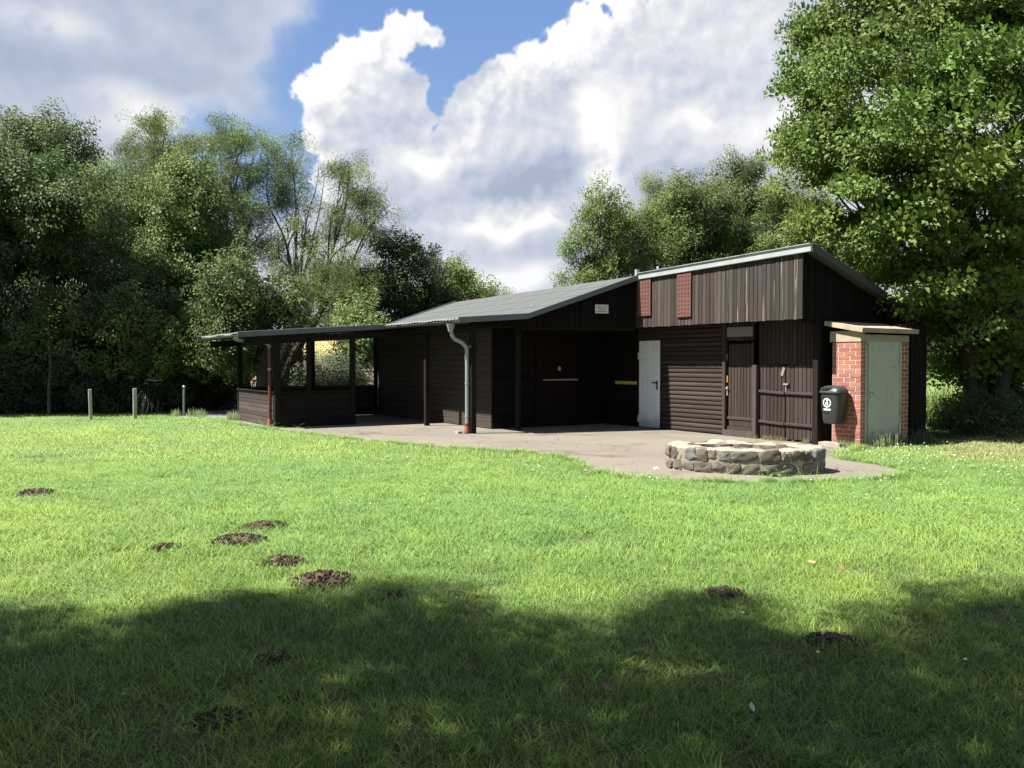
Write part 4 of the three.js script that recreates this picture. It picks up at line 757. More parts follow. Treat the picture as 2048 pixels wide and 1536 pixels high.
// lobes given as bearing (photo column and row of the lobe seen from the camera), half sizes, and distance
const at = (px, py, d) => [(px - 1024) / 1650 * d, 1.55 + (726 - py) / 1650 * d, -d];
const lobes = (d, list, depth = 0.85) => list.map(([px, py, hw, hh, dz = 0]) => { const D = d + dz, s = D / 1650; return [...at(px, py, D), hw * s, hh * s, Math.max(0.5, (hw + hh) / 2 * s * depth)]; });
const DARKG = [0.092, 0.154, 0.052], MIDG = [0.114, 0.19, 0.052], LIGHTG = [0.150, 0.238, 0.068], WILLOW = [0.168, 0.248, 0.088], HORN = [0.118, 0.205, 0.034];
const put = (name, label, d, trunkPx, list, o) => tree(name, label, o.category ?? 'tree', o.group, { x: (trunkPx - 1024) / 1650 * d, z: -d, lobes: lobes(d, list, o.depth), seed: Math.round(d * 10 + trunkPx), ...o });

// the wood on the left
put('broadleaf_tree', 'tall dark tree with a spiky crown at the far left edge', 27, 60, [[35, 330, 75, 75], [122, 318, 62, 80, 1], [70, 420, 105, 90], [150, 430, 80, 95, 1.5], [-40, 430, 100, 120], [20, 560, 120, 110, -1], [130, 560, 95, 105], [50, 690, 130, 95, -1.5], [60, 400, 110, 85, -2], [150, 430, 75, 75, -2.2]], { color: DARKG, kind: 'broad', fork: 2.6, trunk: 0.2, density: 105 });
put('broadleaf_tree', 'dark tree half cut by the left edge of the view', 24.5, -170, [[-120, 380, 140, 160], [-160, 560, 170, 150], [-60, 640, 110, 110, 1], [-230, 300, 140, 140]], { color: DARKG, kind: 'broad', fork: 2.6, trunk: 0.22, density: 95 });
put('broadleaf_tree', 'tall tree outside the left edge shading the wood', 25.5, -420, [[-330, 600, 130, 100], [-290, 430, 130, 110], [-420, 560, 150, 120, 1.5], [-300, 680, 120, 100, -1], [-360, 700, 150, 100, 1]], { color: DARKG, kind: 'broad', fork: 2.6, trunk: 0.24, density: 80 });
put('broadleaf_tree', 'second tall tree outside the left edge shading the shrubs', 29, -330, [[-300, 560, 150, 110], [-230, 620, 130, 110, 1]], { color: DARKG, kind: 'broad', fork: 2.6, trunk: 0.24, density: 80 });
put('broadleaf_tree', 'dark low tree in deep shade in front of the feathery tree', 25.6, 265, [[255, 610, 70, 75], [225, 690, 75, 75, -0.4], [305, 680, 60, 70, 0.3], [270, 540, 45, 45, 0.5]], { color: DARKG, kind: 'broad', fork: 1.8, trunk: 0.1, density: 110, gap: -0.15 });
put('ash_tree', 'yellowish green feathery tree between the dark left tree and the first willow', 31, 240, [[235, 390, 62, 72], [190, 380, 45, 60, 1], [275, 450, 75, 85], [225, 520, 85, 95], [300, 570, 85, 90], [215, 640, 90, 90, -1]], { color: LIGHTG, kind: 'ash', fork: 3, trunk: 0.16, density: 90 });
put('willow_tree', 'round topped willow standing tallest at the left, its stem showing below', 36, 335, [[322, 262, 60, 42], [290, 305, 42, 48, 0.5], [352, 300, 40, 40, -0.5], [275, 350, 45, 40], [335, 360, 45, 40, 1], [300, 410, 70, 50]], { color: WILLOW, kind: 'willow', fork: 5.6, trunk: 0.15, density: 84, gap: 0.07, clump: 1.35, size: 0.9, weep: true, bark: M.barkPale, branches: 6 });
put('maple_tree', 'dense bright green maple in front of the willows', 27.5, 400, [[385, 372, 52, 50], [365, 430, 58, 60, -0.5], [410, 450, 55, 70], [375, 520, 80, 80], [435, 540, 55, 80, 1], [390, 620, 95, 90], [370, 710, 105, 85, -1], [460, 690, 80, 85]], { color: MIDG, kind: 'broad', fork: 1.8, trunk: 0.17, density: 125, gap: -0.2 });
put('willow_tree', 'broad pale willow with several leaning stems left of the blue sky', 34, 520, [[465, 268, 52, 36], [425, 320, 48, 50, 0.5], [405, 290, 28, 26, 1], [500, 300, 48, 48, -0.5], [470, 380, 62, 58], [540, 350, 48, 60], [585, 330, 32, 52, 1], [510, 440, 62, 50], [590, 400, 34, 40], [460, 500, 60, 60], [560, 500, 40, 42, 1]], { color: WILLOW, kind: 'willow', fork: 4.0, trunk: 0.17, density: 84, gap: 0.07, clump: 1.35, size: 0.9, weep: true, bark: M.barkPale, branches: 6, stems: [[-10.9, 0, -34, -0.6], [-9.9, 0, -34.3, 0.9], [-9.6, 0, -33.8, 1.7]] });
put('half_bare_tree', 'thin tree with bare dead tips between the two pale willows', 33, 600, [[612, 450, 26, 50], [588, 520, 36, 44], [630, 560, 40, 45], [640, 470, 20, 28]], { color: WILLOW, kind: 'small', fork: 3.8, trunk: 0.12, density: 48, gap: 0.05, branches: 10, bare: [[0.06, at(598, 620, 33), at(606, 520, 33), at(618, 430, 33), at(634, 380, 33), at(640, 335, 33)], [0.05, at(606, 560, 33), at(630, 470, 33), at(645, 400, 33), at(652, 345, 33)], [0.04, at(598, 540, 33), at(590, 460, 33), at(596, 400, 33)]] });
put('willow_tree', 'willow leaning right with one long drooping bough over the low bushes', 31, 628, [[700, 345, 36, 36], [690, 400, 44, 40], [735, 400, 34, 34, 0.5], [768, 432, 30, 20], [700, 460, 58, 42], [655, 520, 50, 52], [705, 540, 56, 50, -0.5], [640, 600, 62, 50], [690, 620, 58, 44]], { color: WILLOW, kind: 'willow', fork: 3.4, trunk: 0.16, density: 84, gap: 0.07, clump: 1.35, size: 0.9, weep: true, branches: 6, stems: [[-8.9, 0, -31, 1.7], [-9.15, 0, -31.4, 1.0]] });
put('broadleaf_tree', 'dark spreading tree right behind the open shelter', 24.7, 540, [[475, 590, 70, 75], [540, 600, 62, 58, 0.5], [462, 690, 44, 56, -0.2], [500, 690, 36, 56, 0.4], [590, 625, 44, 26, 0.3], [470, 660, 44, 50]], { color: DARKG, kind: 'broad', fork: 2.3, trunk: 0.21, density: 115, gap: -0.2, depth: 0.6, stems: [[-7.55, 0, -24.7, 0.35]] });
put('sapling', 'thin bare stemmed sapling in the shade at far left', 23.4, 98, [[92, 610, 34, 30], [108, 580, 24, 24]], { color: [0.05, 0.08, 0.026], kind: 'broad', fork: 2.2, trunk: 0.035, density: 30 });
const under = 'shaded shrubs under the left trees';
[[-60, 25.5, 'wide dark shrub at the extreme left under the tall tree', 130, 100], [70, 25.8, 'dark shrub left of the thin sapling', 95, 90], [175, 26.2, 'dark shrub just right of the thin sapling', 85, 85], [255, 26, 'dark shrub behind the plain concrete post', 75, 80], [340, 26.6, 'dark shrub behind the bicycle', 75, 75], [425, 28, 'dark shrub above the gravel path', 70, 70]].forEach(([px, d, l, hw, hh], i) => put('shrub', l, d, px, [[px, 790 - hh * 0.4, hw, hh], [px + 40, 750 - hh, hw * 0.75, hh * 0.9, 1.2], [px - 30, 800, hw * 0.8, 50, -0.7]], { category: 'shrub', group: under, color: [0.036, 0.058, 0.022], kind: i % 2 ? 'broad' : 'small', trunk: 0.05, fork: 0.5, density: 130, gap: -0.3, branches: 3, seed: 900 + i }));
// middle: bushes behind the hut roof
put('broadleaf_tree', 'dark rounded tree behind the low end of the roof', 32, 800, [[795, 512, 42, 36], [835, 530, 36, 36, 0.5], [765, 560, 55, 48], [830, 580, 60, 45, -0.5], [790, 640, 70, 48], [870, 610, 50, 44, 0.5]], { color: [0.056, 0.092, 0.030], kind: 'broad', fork: 1.8, trunk: 0.15, density: 110, gap: -0.1 });
put('broadleaf_tree', 'lighter bush tree just left of the roof ridge end', 33.5, 900, [[925, 560, 34, 32], [895, 580, 36, 34, 0.5], [940, 592, 34, 26], [880, 620, 50, 40], [905, 560, 16, 24]], { color: LIGHTG, kind: 'broad', fork: 1.8, trunk: 0.13, density: 95, gap: -0.05 });
put('shrub', 'small treetop peeping over the roof right of the light bush', 40, 990, [[985, 590, 16, 9], [1000, 600, 18, 10], [965, 600, 16, 12]], { category: 'shrub', color: LIGHTG, kind: 'small', trunk: 0.06, fork: 1.5, density: 110 });
put('shrub', 'leafy bush seen through the right hand shelter opening', 27.8, 715, [[724, 650, 40, 46, 0.6], [700, 680, 30, 40], [737, 700, 34, 45], [722, 740, 38, 32, 0.3]], { category: 'shrub', color: LIGHTG, kind: 'broad', trunk: 0.06, fork: 1.2, density: 110, gap: -0.1 });
put('shrub', 'grey green bush seen through the middle shelter opening', 26.9, 680, [[680, 765, 52, 36], [650, 785, 50, 34, -0.4], [715, 780, 32, 34]], { category: 'shrub', color: [0.15, 0.20, 0.12], kind: 'willow', trunk: 0.04, fork: 0.4, density: 130, gap: -0.3 });
put('shrub', 'small bush with dark reddish leaves seen through the left shelter opening', 28.6, 598, [[596, 712, 26, 34], [605, 745, 24, 24]], { category: 'shrub', color: [0.14, 0.09, 0.05], kind: 'broad', trunk: 0.035, fork: 1.3, density: 60, gap: 0, size: 0.75 });
put('shrub', 'low green bush under the reddish one in the left shelter opening', 28, 590, [[585, 790, 40, 24], [560, 780, 24, 22], [625, 790, 30, 22]], { category: 'shrub', color: MIDG, kind: 'small', trunk: 0.03, fork: 0.3, density: 120, gap: -0.3 });
// right: the row behind the hut
const row = 'trees in the row behind the hut';
put('birch_tree', 'light green slender tree at the left end of the row behind the hut', 29, 1205, [[1207, 410, 28, 34], [1200, 460, 42, 44], [1235, 440, 30, 46, 1], [1190, 520, 56, 48], [1165, 560, 40, 40], [1225, 540, 52, 58, 0.5], [1145, 590, 34, 26]], { group: row, color: LIGHTG, kind: 'small', fork: 2, trunk: 0.11, density: 105, gap: -0.05, bark: M.barkPale });
put('birch_tree', 'pale feathery pointed tree second from the left behind the hut', 31, 1300, [[1303, 392, 24, 30], [1296, 430, 38, 44], [1322, 455, 38, 50, 1], [1290, 490, 52, 54], [1320, 540, 60, 50], [1255, 505, 46, 46]], { group: row, color: [0.14, 0.22, 0.065], kind: 'willow', fork: 2, trunk: 0.11, density: 110, gap: -0.1, bark: M.barkPale, size: 0.8 });
put('broadleaf_tree', 'green tree with two thin leaders in the middle of the row behind the hut', 29.5, 1370, [[1362, 375, 20, 28], [1390, 398, 26, 28, 0.5], [1370, 430, 48, 44], [1410, 450, 40, 48, 0.5], [1350, 490, 52, 50], [1400, 520, 62, 52], [1435, 440, 34, 40], [1340, 440, 34, 38]], { group: row, color: MIDG, kind: 'small', fork: 2, trunk: 0.12, density: 110, gap: -0.08 });
put('broadleaf_tree', 'tallest grey green tree of the row behind the parapet', 31, 1480, [[1478, 352, 36, 30], [1450, 375, 30, 36, 0.5], [1505, 380, 34, 38], [1470, 420, 56, 50], [1515, 450, 50, 52, 1], [1460, 500, 60, 50], [1520, 520, 60, 50], [1545, 420, 34, 40], [1430, 520, 50, 44]], { group: row, color: [0.125, 0.19, 0.075], kind: 'small', fork: 2.4, trunk: 0.13, density: 110, gap: -0.06 });
put('broadleaf_tree', 'rounded yellow green tree at the right end of the row by the hornbeam', 29, 1600, [[1565, 400, 38, 36], [1600, 420, 44, 40], [1560, 460, 56, 50], [1630, 480, 56, 60], [1590, 520, 70, 50], [1690, 520, 60, 60]], { group: row, color: LIGHTG, kind: 'small', fork: 2, trunk: 0.13, density: 105, gap: -0.1 });
put('broadleaf_tree', 'dark tree deep behind the hornbeam at the right edge', 25, 2010, [[1980, 560, 110, 110], [2080, 620, 120, 120], [1960, 700, 70, 70, 1], [2050, 740, 110, 90]], { color: DARKG, kind: 'broad', fork: 1.8, trunk: 0.16, density: 110, gap: -0.25 });
put('shrub', 'sunlit green bushes behind the meadow grass right of the hut', 27, 1880, [[1870, 640, 70, 70], [1920, 700, 60, 60], [1840, 720, 40, 40]], { category: 'shrub', color: LIGHTG, kind: 'small', trunk: 0.05, fork: 0.7, density: 120, gap: -0.2 });
// the big hornbeam
put('hornbeam_tree', 'big bright hornbeam filling the upper right, branches hanging to the ground', 18.0, 1950, [[1790, 40, 150, 130, -0.5], [1700, 60, 90, 100, 0.5], [1700, 190, 105, 105, -1], [1640, 150, 60, 90, 0], [1632, 280, 62, 70, -0.6], [1700, 320, 110, 90, -1.4], [1620, 345, 55, 40, 0.5], [1800, 190, 140, 130, -2], [1830, 330, 140, 115, -2.4], [1740, 430, 105, 80, -1.4], [1690, 470, 62, 55, 0], [1830, 470, 120, 90, -2], [1790, 540, 80, 58, 0.3], [1870, 590, 85, 60, -0.8], [1940, 200, 150, 150, -2], [1960, 380, 140, 120, -2.4], [2060, 300, 130, 180, -1.5], [2070, 520, 120, 120, -1.8], [1980, 540, 110, 80, -1.5], [1960, -60, 180, 150, 0], [1800, -110, 170, 140, 0], [2120, 60, 160, 200, 0], [1895, 650, 60, 60, 0.4], [1862, 662, 30, 28, 0.6], [1930, 735, 22, 44, 0.6], [1990, 660, 80, 70, 0.6], [2050, 700, 70, 80, 0.6], [2000, 740, 40, 50, 0.8], [1960, 620, 90, 70, 1.0], [1985, 60, 150, 130, 2], [1862, 596, 50, 40, -2.3], [1900, 640, 50, 46, -2.2], [1875, 556, 46, 36, -2.0]], { color: HORN, kind: 'hornbeam', layer: 2.0, fork: 1.9, trunk: 0.14, density: 110, gap: 0.11, clump: 0.92, depth: 0.75, size: 1.05, plates: true, branches: 6, stems: [[10.05, 0, -18.0, -0.1], [10.30, 0, -18.3, 0.25], [10.45, 0, -18.0, 0.5]] });
put('shrub', 'broad leaved undergrowth at the foot of the hornbeam', 17.3, 1960, [[1945, 828, 34, 18], [1985, 838, 40, 20, -0.3], [1920, 842, 24, 16, 0.2], [2030, 845, 34, 18], [1900, 856, 16, 10, -0.2]], { category: 'shrub', color: [0.075, 0.125, 0.038], kind: 'hornbeam', trunk: 0.02, fork: 0.2, density: 150, gap: -0.35, size: 0.62 });

put('shrub', 'tall dark hazel like bush around the hornbeam trunks', 18.6, 1985, [[1905, 640, 58, 52], [1960, 680, 66, 66, 0.4], [2040, 650, 80, 90], [1990, 760, 40, 44, 0.3], [2050, 770, 50, 56]], { category: 'shrub', color: [0.062, 0.105, 0.028], kind: 'hornbeam', trunk: 0.06, fork: 0.6, density: 88, gap: -0.02, branches: 4 });

// ------------------------------------------------------------------ the trees beside the camera whose shade lies on the lawn
const EDGE = [[-9, -5.5], [-3.76, -5.40], [-3.39, -5.36], [-3.02, -5.50], [-2.47, -5.08], [-2.29, -5.30], [-1.94, -5.78], [-1.5, -5.72], [-1.14, -6.06], [-0.53, -5.98], [-0.08, -5.42], [0.6, -5.22], [0.87, -5.72], [1.31, -5.62], [1.62, -5.36], [1.78, -4.75], [1.97, -5.1], [2.42, -5.78], [3.02, -5.95], [3.74, -5.95], [9, -6.1]];
const edgeZ = (x) => { for (let i = 1; i < EDGE.length; i++) if (x <= EDGE[i][0]) { const [a, b] = EDGE[i - 1], [c, d] = EDGE[i]; return mix(b, d, (x - a) / (c - a)); } return -6; };
const PATCH = [[0.96, -4.12, 0.26, 0.10], [1.62, -4.80, 0.22, 0.16], [-2.3, -4.62, 0.10, 0.05], [1.6, -3.2, 0.45, 0.06]];
const shadeTrees = [[-8.5, 1.2, -12, -1.8, 'leafy tree standing left of the viewpoint and shading the left of the lawn'], [-3.4, 3.4, -2.5, 1.6, 'leafy tree standing just behind the viewpoint and shading the middle of the lawn'], [1.6, 3.6, 0.9, 8, 'leafy tree standing right behind the viewpoint and shading the right of the lawn']];
shadeTrees.forEach(([tx, tz, x0, x1, label], k) => {
  const r = rng(400 + k), root = thing('shade_tree', label, 'tree', [tx, 0, tz]), list = [], wood = [], q = new THREE.Quaternion(), m = new THREE.Matrix4(), nodes = [];
  const C = 0.26, cells = [];
  for (let lay = 0; lay < 5; lay++) for (let cx = x0; cx < x1; cx += C) for (let cz = -6.3; cz < -2.1; cz += C) cells.push([cx, cz, lay]);
  let i = 0;
  for (const [cx, cz, lay] of cells) {
    const gx = cx + C * r(), gz = cz + C * r(), h = 5 + lay + r(); if (gz < edgeZ(gx) + 0.15 + 0.03 * h * r()) continue;
    if (PATCH.some((p) => ((gx - p[0]) / (p[2] + 0.14)) ** 2 + ((gz - p[1]) / (p[3] + 0.12)) ** 2 < 1)) continue;
    i++;
    const s = h / -SUN.y, p = V(gx - SUN.x * s - tx, h, gz - SUN.z * s - tz);
    q.setFromEuler(new THREE.Euler((r() - 0.5) * 2.4, r() * 6.3, (r() - 0.5) * 2.4)); const sc = gz < edgeZ(gx) + 0.7 ? 0.5 : 0.85; m.compose(p, q, V(sc, sc, sc));
    const c = 0.8 + 0.4 * r(); list.push([m.clone(), rgb(0.10 * c, 0.175 * c, 0.055 * c)]);
    if (i % 70 === 0) nodes.push(p.clone());
  }
  const top = V(0.2, 3.4, -0.1); wood.push(limb([V(0, -0.1, 0), V(0.05, 1.2, 0), V(0.1, 2.4, 0), top], 0.26, 0.19, 10, 10));
  for (const p of nodes) wood.push(limb([top, top.clone().lerp(p, 0.4).add(V(0, 0.6, 0)), p], 0.05, 0.01, 8, 6));
  mesh('trunk', join(wood), M.bark, root);
  tag(inst('crown', SPRAYS.broad, M.leaf, list, root), null, null, null, 'stuff'); counts += list.length;
});
console.log('sprays', counts);

// ------------------------------------------------------------------ grass
function clumpGeo(seed, n, size, hMin, hMax, wid, tall = false) {
  const r = rng(seed), pos = [], col = [], nor = [], idx = [];
  for (let i = 0; i < n; i++) {
    const a = r() * 6.283, q = Math.sqrt(r()) * size, x = q * Math.cos(a), z = q * Math.sin(a), h = mix(hMin, hMax, Math.pow(r(), 1.3)) * (!tall && r() < 0.06 ? 1.7 : 1), b = r() * 6.283, lean = h * (tall ? 0.1 + 0.6 * r() * r() : 0.35 + 1.9 * r()), w = wid * (0.7 + 0.6 * r()), dx = Math.cos(b), dz = Math.sin(b), fx = -dz, fz = dx, k = pos.length / 3;
    const rows = [[0, 0, 1], [0.45, 0.22, 0.9], [0.8, 0.6, 0.6], [0.96, 1, 0]];
    const straw = r() < 0.05, g = 0.75 + 0.5 * r(), yel = (r() - 0.3) * 0.35, c = straw ? [2.3, 1.6, 2.6] : [g * (1 + yel), g, g * (1 - yel * 0.5)];
    for (const [y, o, ww] of rows) for (const s of ww ? [-1, 1] : [0]) { pos.push(x + dx * lean * o + fx * s * w / 2 * ww, h * y, z + dz * lean * o + fz * s * w / 2 * ww); col.push(...c); const ny = 0.35 + o * 0.5; nor.push(dx * (o - 0.6) * 0.8 + fx * 0.01, ny + 0.35, dz * (o - 0.6) * 0.8); }
    idx.push(k, k + 1, k + 2, k + 2, k + 1, k + 3, k + 2, k + 3, k + 4, k + 4, k + 3, k + 5, k + 4, k + 5, k + 6);
  }
  for (let i = 0; i < nor.length; i += 3) { const l = Math.hypot(nor[i], nor[i + 1], nor[i + 2]); nor[i] /= l; nor[i + 1] /= l; nor[i + 2] /= l; }
  const g = new THREE.BufferGeometry();
  g.setAttribute('position', new THREE.Float32BufferAttribute(pos, 3)); g.setAttribute('color', new THREE.Float32BufferAttribute(col, 3)); g.setAttribute('normal', new THREE.Float32BufferAttribute(nor, 3)); g.setIndex(idx);
  return g;
}
const hutFoot = [[-9.98, 15.4], [-9.15, 15.4], [-9.15, 13.32], [-16.4, 9.9], [-23.2, 9.9], [-23.2, 5.8]].map(([u, v]) => uv2xz(u, v));
const footprint = [uv2xz(-9.12, 13.3), uv2xz(-9.12, 17), uv2xz(-23.2, 17), uv2xz(-23.2, 5.7), uv2xz(-19.4, 5.7)];
const free = (x, z, m = 0) => !inPoly(yard, x, z) && !inPoly(path, x, z) && !inPoly(footprint, x, z) && !HILLS.some(([a, b, w], i) => Math.hypot(x - a, z - b) < w * (i === 1 || i === 8 || i > 10 ? 0.14 : 0.34) + m);
{
  const r = rng(2024), near = [[], [], []], mid = [[], []], back = [[]], m = new THREE.Matrix4(), q = new THREE.Quaternion();
  const tint = (x, z) => {
    const a = perlin.noise(x * 0.5, 1.7, z * 0.5), b = perlin.noise(x * 1.9, 4.2, z * 1.9), c = perlin.noise(x * 0.17, 8, z * 0.17), k = 1 + 0.18 * a + 0.20 * b + 0.14 * (r() - 0.5), y = 0.16 * c + 0.12 * b + 0.10 * a;
    const dry = sstep(0.49, 0.56, x / -z + 0.03 * b) * sstep(-18, -17, z) * sstep(-12.4, -13.8, z) * 0.55;
    return [mix(0.150 * k * (1 + y), 0.25, dry), mix(0.270 * k, 0.225, dry), mix(0.043 * k * (1 - y), 0.09, dry)];
  };
  const scatter = (z0, z1, per, list, hs, margin) => {
    const n = Math.round(per * (z1 - z0) * 1);
    for (let i = 0; i < n; i++) {
      const z = -mix(z0, z1, r()), half = -z * 0.66 + 2.2, x = (r() * 2 - 1) * half; if (r() * (z1 * 0.66 + 2.2) > half) { i--; continue; }
      if (!free(x, z, margin)) continue;
      const h = hs * (0.75 + 0.5 * r()) * (1 + 0.35 * perlin.noise(x * 1.3, 2, z * 1.3)), s = 0.85 + 0.3 * r();
      q.setFromAxisAngle(Y, r() * 6.283); m.compose(V(x, hillY(x, z) - 0.004, z), q, V(s, h, s)); const c = tint(x, z);
      pick(list, r).push([m.clone(), rgb(...c)]);
    }
  };
  scatter(1.8, 6.5, 1500, near, 1.0, 0);
  scatter(6.5, 13, 1850, mid, 1.0, 0);
  scatter(13, 27.5, 1750, back, 1.0, 0);
  const G = [[clumpGeo(1, 70, 0.13, 0.016, 0.046, 0.0040), clumpGeo(2, 70, 0.13, 0.016, 0.042, 0.0036), clumpGeo(3, 62, 0.14, 0.015, 0.062, 0.0040)], [clumpGeo(4, 70, 0.17, 0.02, 0.055, 0.0052), clumpGeo(5, 70, 0.17, 0.02, 0.062, 0.0056)], [clumpGeo(6, 76, 0.24, 0.02, 0.065, 0.009)]];
  [near, mid, back].forEach((set, k) => set.forEach((l, i) => tag(inst('lawn_grass', G[k][i], M.blade, l), ['fine grass blades of the nearest lawn', 'grass blades of the middle lawn in the sun', 'short grass of the far lawn up to the hut'][k], 'grass', 'blades of the lawn', 'stuff')));
  // clover heads and daisies
  const fl = [], fr = rng(66), flower = new THREE.IcosahedronGeometry(0.011, 1);
  for (let i = 0; i < 3400; i++) {
    const z = -mix(3, 21, Math.sqrt(fr())), x = (fr() * 2 - 1) * (-z * 0.66 + 1), den = perlin.noise(x * 0.4 + 9, 3, z * 0.4) + 0.5 * sstep(1, 6, x) * sstep(-8, -11, z) + 0.2 * sstep(-9, -12, z); if (den < 0.22 + 0.4 * fr() || !free(x, z, 0.02)) continue;
    const s = (0.5 + 0.6 * fr()) * (z < -10 ? 1.15 : 0.8); m.compose(V(x, 0.05 + 0.045 * fr(), z), q.identity(), V(s, s * 0.8, s)); const c = 0.6 + 0.4 * fr(); fl.push([m.clone(), rgb(c, c, c * 0.9)]);
  }
  tag(inst('clover_flowers', flower, M.petal, fl), 'tiny white clover heads dotted over the lawn', 'clover', null, 'stuff');
  // shaded turf strip and meadow beyond the hut
  const tall = [], tg = clumpGeo(9, 60, 0.32, 0.35, 1.25, 0.016, true);
  for (let i = 0; i < 900; i++) { const z = -mix(19.5, 28, r()), x = mix(8.6, 15.5, r()) * (-z / 20); if (inPoly(footprint, x, z) || x < 7.2 + (-z - 19) * 0.45) continue; const s = 0.8 + 0.5 * r(); q.setFromAxisAngle(Y, r() * 6.3); m.compose(V(x, 0, z), q, V(s, s * (0.8 + 0.03 * (-z - 19)), s)); const k = 0.85 + 0.4 * r(), y = 0.3 * perlin.noise(x, 4, z); tall.push([m.clone(), rgb(0.165 * k * (1 + y), 0.275 * k, 0.05 * k)]); }
  tag(inst('meadow_grass', tg, M.blade, tall), 'tall sunlit meadow grass between the hut and the hornbeam', 'meadow grass', null, 'stuff');
  const weeds = [], wg = clumpGeo(10, 46, 0.12, 0.06, 0.30, 0.007, true);
  const weedAt = (x, z, s, c = [0.12, 0.16, 0.05], hh = 1) => { q.setFromAxisAngle(Y, r() * 6.3); m.compose(V(x, 0.005, z), q, V(s, s * hh, s)); weeds.push([m.clone(), rgb(...c)]); };
  for (let i = 0; i < 17; i++) { const [x, , z] = toWorld(-9.02 + 0.16 * r(), mix(13.5, 15.3, r())); weedAt(x, z, 0.6 + 0.8 * r(), [0.085, 0.125, 0.045], 1.1); }
  for (let i = 0; i < 14; i++) { const [x, , z] = toWorld(mix(-9.5, -9.1, r()), 13.26 - 0.1 * r()); weedAt(x, z, 0.45 + 0.3 * r()); }
  for (let i = 0; i < 15; i++) { const [x, , z] = toWorld(mix(-11.5, -10.1, r()), 13.2 - 0.04 * r()); weedAt(x, z, 0.3 + 0.25 * r(), [0.16, 0.15, 0.05]); }
  for (let i = 0; i < 11; i++) weedAt(-9.5 + 0.9 * (r() - 0.3), -23.9 + 0.5 * r(), 0.6 + 0.5 * r(), [0.12, 0.19, 0.05]);
  for (let i = 0; i < 10; i++) { const [x, , z] = toWorld(-22.9 + 0.3 * r(), 5.6 + 0.2 * r()); weedAt(x, z, 0.8 + 0.4 * r(), [0.13, 0.16, 0.06]); }
  for (let i = 0; i < 16; i++) { const a = 1.0 + 2.0 * r(), x = 3.37 + 1.12 * Math.cos(a) * 0.966 + 0.2 * 0.69 * Math.sin(a), z = -11.96 - 1.12 * 0.26 * -Math.cos(a) + 0.7 * Math.sin(a) + 0.02; weedAt(x, z, 0.25 + 0.25 * r(), [0.11, 0.13, 0.05]); }
  for (let i = 0; i < 6; i++) weedAt(-5.72 + 0.15 * r(), -19.62 + 0.12 * r(), 0.4 + 0.2 * r());
  tag(inst('weeds', wg, M.blade, weeds), 'weeds and grass tufts growing against the walls and posts', 'weeds', null, 'stuff');
  // longer blades along the edge of the paving
  const fringe = [], fg = clumpGeo(12, 40, 0.07, 0.04, 0.11, 0.006);
  const N = front.length; for (let i = 0; i < N - 1; i++) { const [ax, az] = front[i], [bx, bz] = front[i + 1], Ln = Math.hypot(bx - ax, bz - az); for (let k = 0; k < Ln * 16; k++) { const t = r(), x = mix(ax, bx, t) + (r() - 0.5) * 0.12, z = mix(az, bz, t) + (r() - 0.2) * 0.12; const s = 0.7 + 0.7 * r(); q.setFromAxisAngle(Y, r() * 6.3); m.compose(V(x, 0.0, z), q, V(s, s * 0.9, s)); fringe.push([m.clone(), rgb(...tint(x, z))]); } }
  tag(inst('edge_grass', fg, M.blade, fringe), 'ragged grass edge along the asphalt yard', 'grass', null, 'stuff');
}
{
  // grit and small litter on the yard
  const r = rng(515), list = [], m = new THREE.Matrix4(), q = new THREE.Quaternion(), geo = lump(1, 0.6, 0.8, 9, 0.4, 2, 2.4);
  for (let i = 0; i < 900; i++) { const x = mix(-8, 6, r()), z = mix(-24, -10.6, r()); if (!inPoly(yard, x, z) || inPoly(footprint, x, z)) continue; const s = 0.006 + 0.022 * Math.pow(r(), 3); q.setFromAxisAngle(Y, r() * 6.3); m.compose(V(x, 0.012 + s * 0.2, z), q, V(s, s, s)); const c = r() < 0.5 ? 0.10 : 0.32; list.push([m.clone(), rgb(c, c * 0.9, c * 0.75)]); }
  tag(inst('grit', geo, std({ roughness: 1 }), list), 'loose grit and crumbs scattered on the asphalt yard', 'grit', null, 'stuff');
}
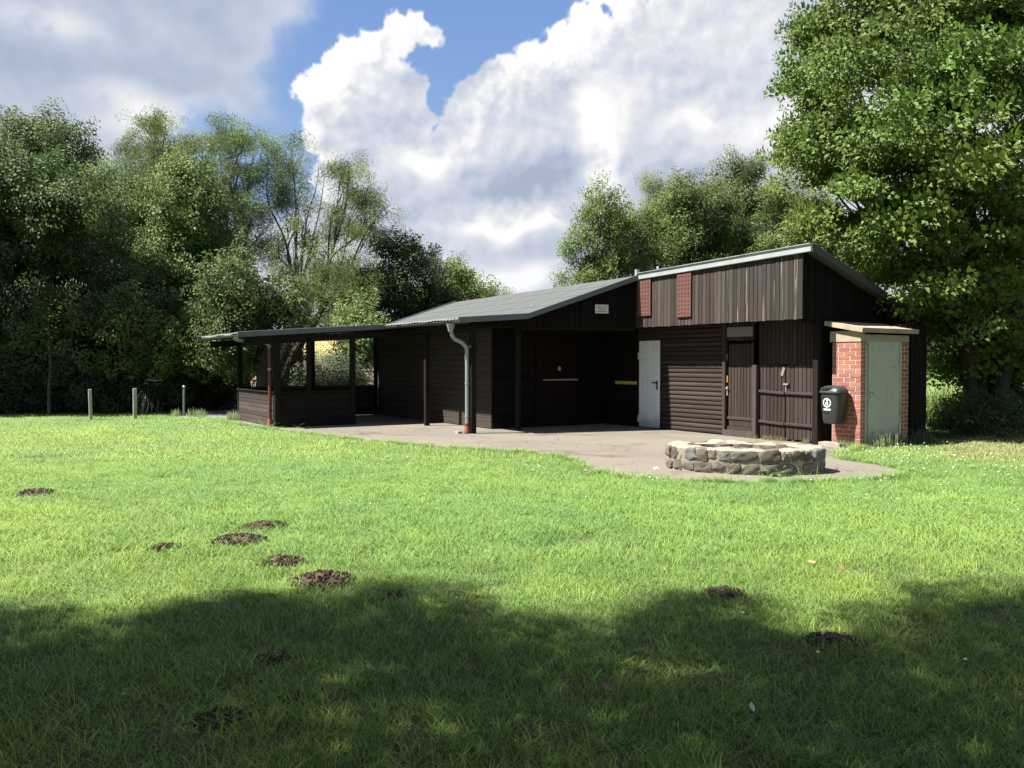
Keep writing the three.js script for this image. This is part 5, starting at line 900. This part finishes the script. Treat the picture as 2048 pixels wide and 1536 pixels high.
// broad leaved weed in front of the fire ring
function rosette(x, z, label, s, n, seed) {
  const o = thing('dock_plant', label, 'plant', [x, 0.012, z]), r = rng(seed);
  for (let i = 0; i < n; i++) {
    const a = i / n * 6.283 + r() * 0.5, up = 0.35 + 0.7 * r(), len = s * (0.7 + 0.5 * r()), w = len * 0.3, pos = [], idx = [], col = [];
    for (let k = 0; k <= 5; k++) { const t = k / 5, ww = w * Math.sin(Math.PI * Math.pow(t, 0.75)) * 0.5 + 0.003, d = len * t, y = len * up * t - len * 0.5 * t * t; for (const [e, f] of [[-1, 0.25], [0, 0], [1, 0.25]]) { pos.push(d * Math.cos(a) - e * ww * Math.sin(a), y + ww * f + 0.01, d * Math.sin(a) + e * ww * Math.cos(a)); col.push(0.085, 0.16, 0.04); } }
    for (let k = 0; k < 5; k++) for (let e = 0; e < 2; e++) { const b = k * 3 + e; idx.push(b, b + 1, b + 3, b + 1, b + 4, b + 3); }
    const g = new THREE.BufferGeometry(); g.setAttribute('position', new THREE.Float32BufferAttribute(pos, 3)); g.setAttribute('color', new THREE.Float32BufferAttribute(col, 3)); g.setIndex(idx); g.computeVertexNormals();
    mesh('leaf', g, M.leaf, o);
  }
}
rosette(3.60, -11.20, 'bright green broad leaved weed against the front of the fire ring', 0.24, 9, 3);
{
  const leafThing = (x, z, label, c, s, seed) => {
    const sh = new THREE.Shape(); sh.moveTo(0, -s / 2); sh.quadraticCurveTo(s * 0.42, -s * 0.1, 0, s / 2); sh.quadraticCurveTo(-s * 0.42, -s * 0.1, 0, -s / 2); const g = new THREE.ShapeGeometry(sh, 8), p = g.attributes.position; for (let i = 0; i < p.count; i++) p.setZ(i, 8 * p.getX(i) ** 2 + 3 * p.getY(i) ** 2); g.computeVertexNormals();
    const o = tag(mesh('fallen_leaf', g, std({ color: rgb(...c), side: THREE.DoubleSide })), label, 'leaf'); o.position.set(x, 0.075, z); o.rotation.set(-1.2, 0.3, seed);
  };
  leafThing(0.43, -3.72, 'curled brown leaf lying in the shaded grass right of centre', [0.16, 0.075, 0.045], 0.07, 1);
  leafThing(2.22, -6.08, 'orange dry leaf in the sun near the right shadow edge', [0.42, 0.24, 0.11], 0.09, 2);
  leafThing(2.38, -5.92, 'small reddish dry leaf just below the orange one', [0.26, 0.11, 0.06], 0.07, 4);
  leafThing(1.03, -3.50, 'pale grey green leaf lying in the shaded foreground', [0.3, 0.36, 0.25], 0.06, 3);
}

renderer.render(scene, camera);
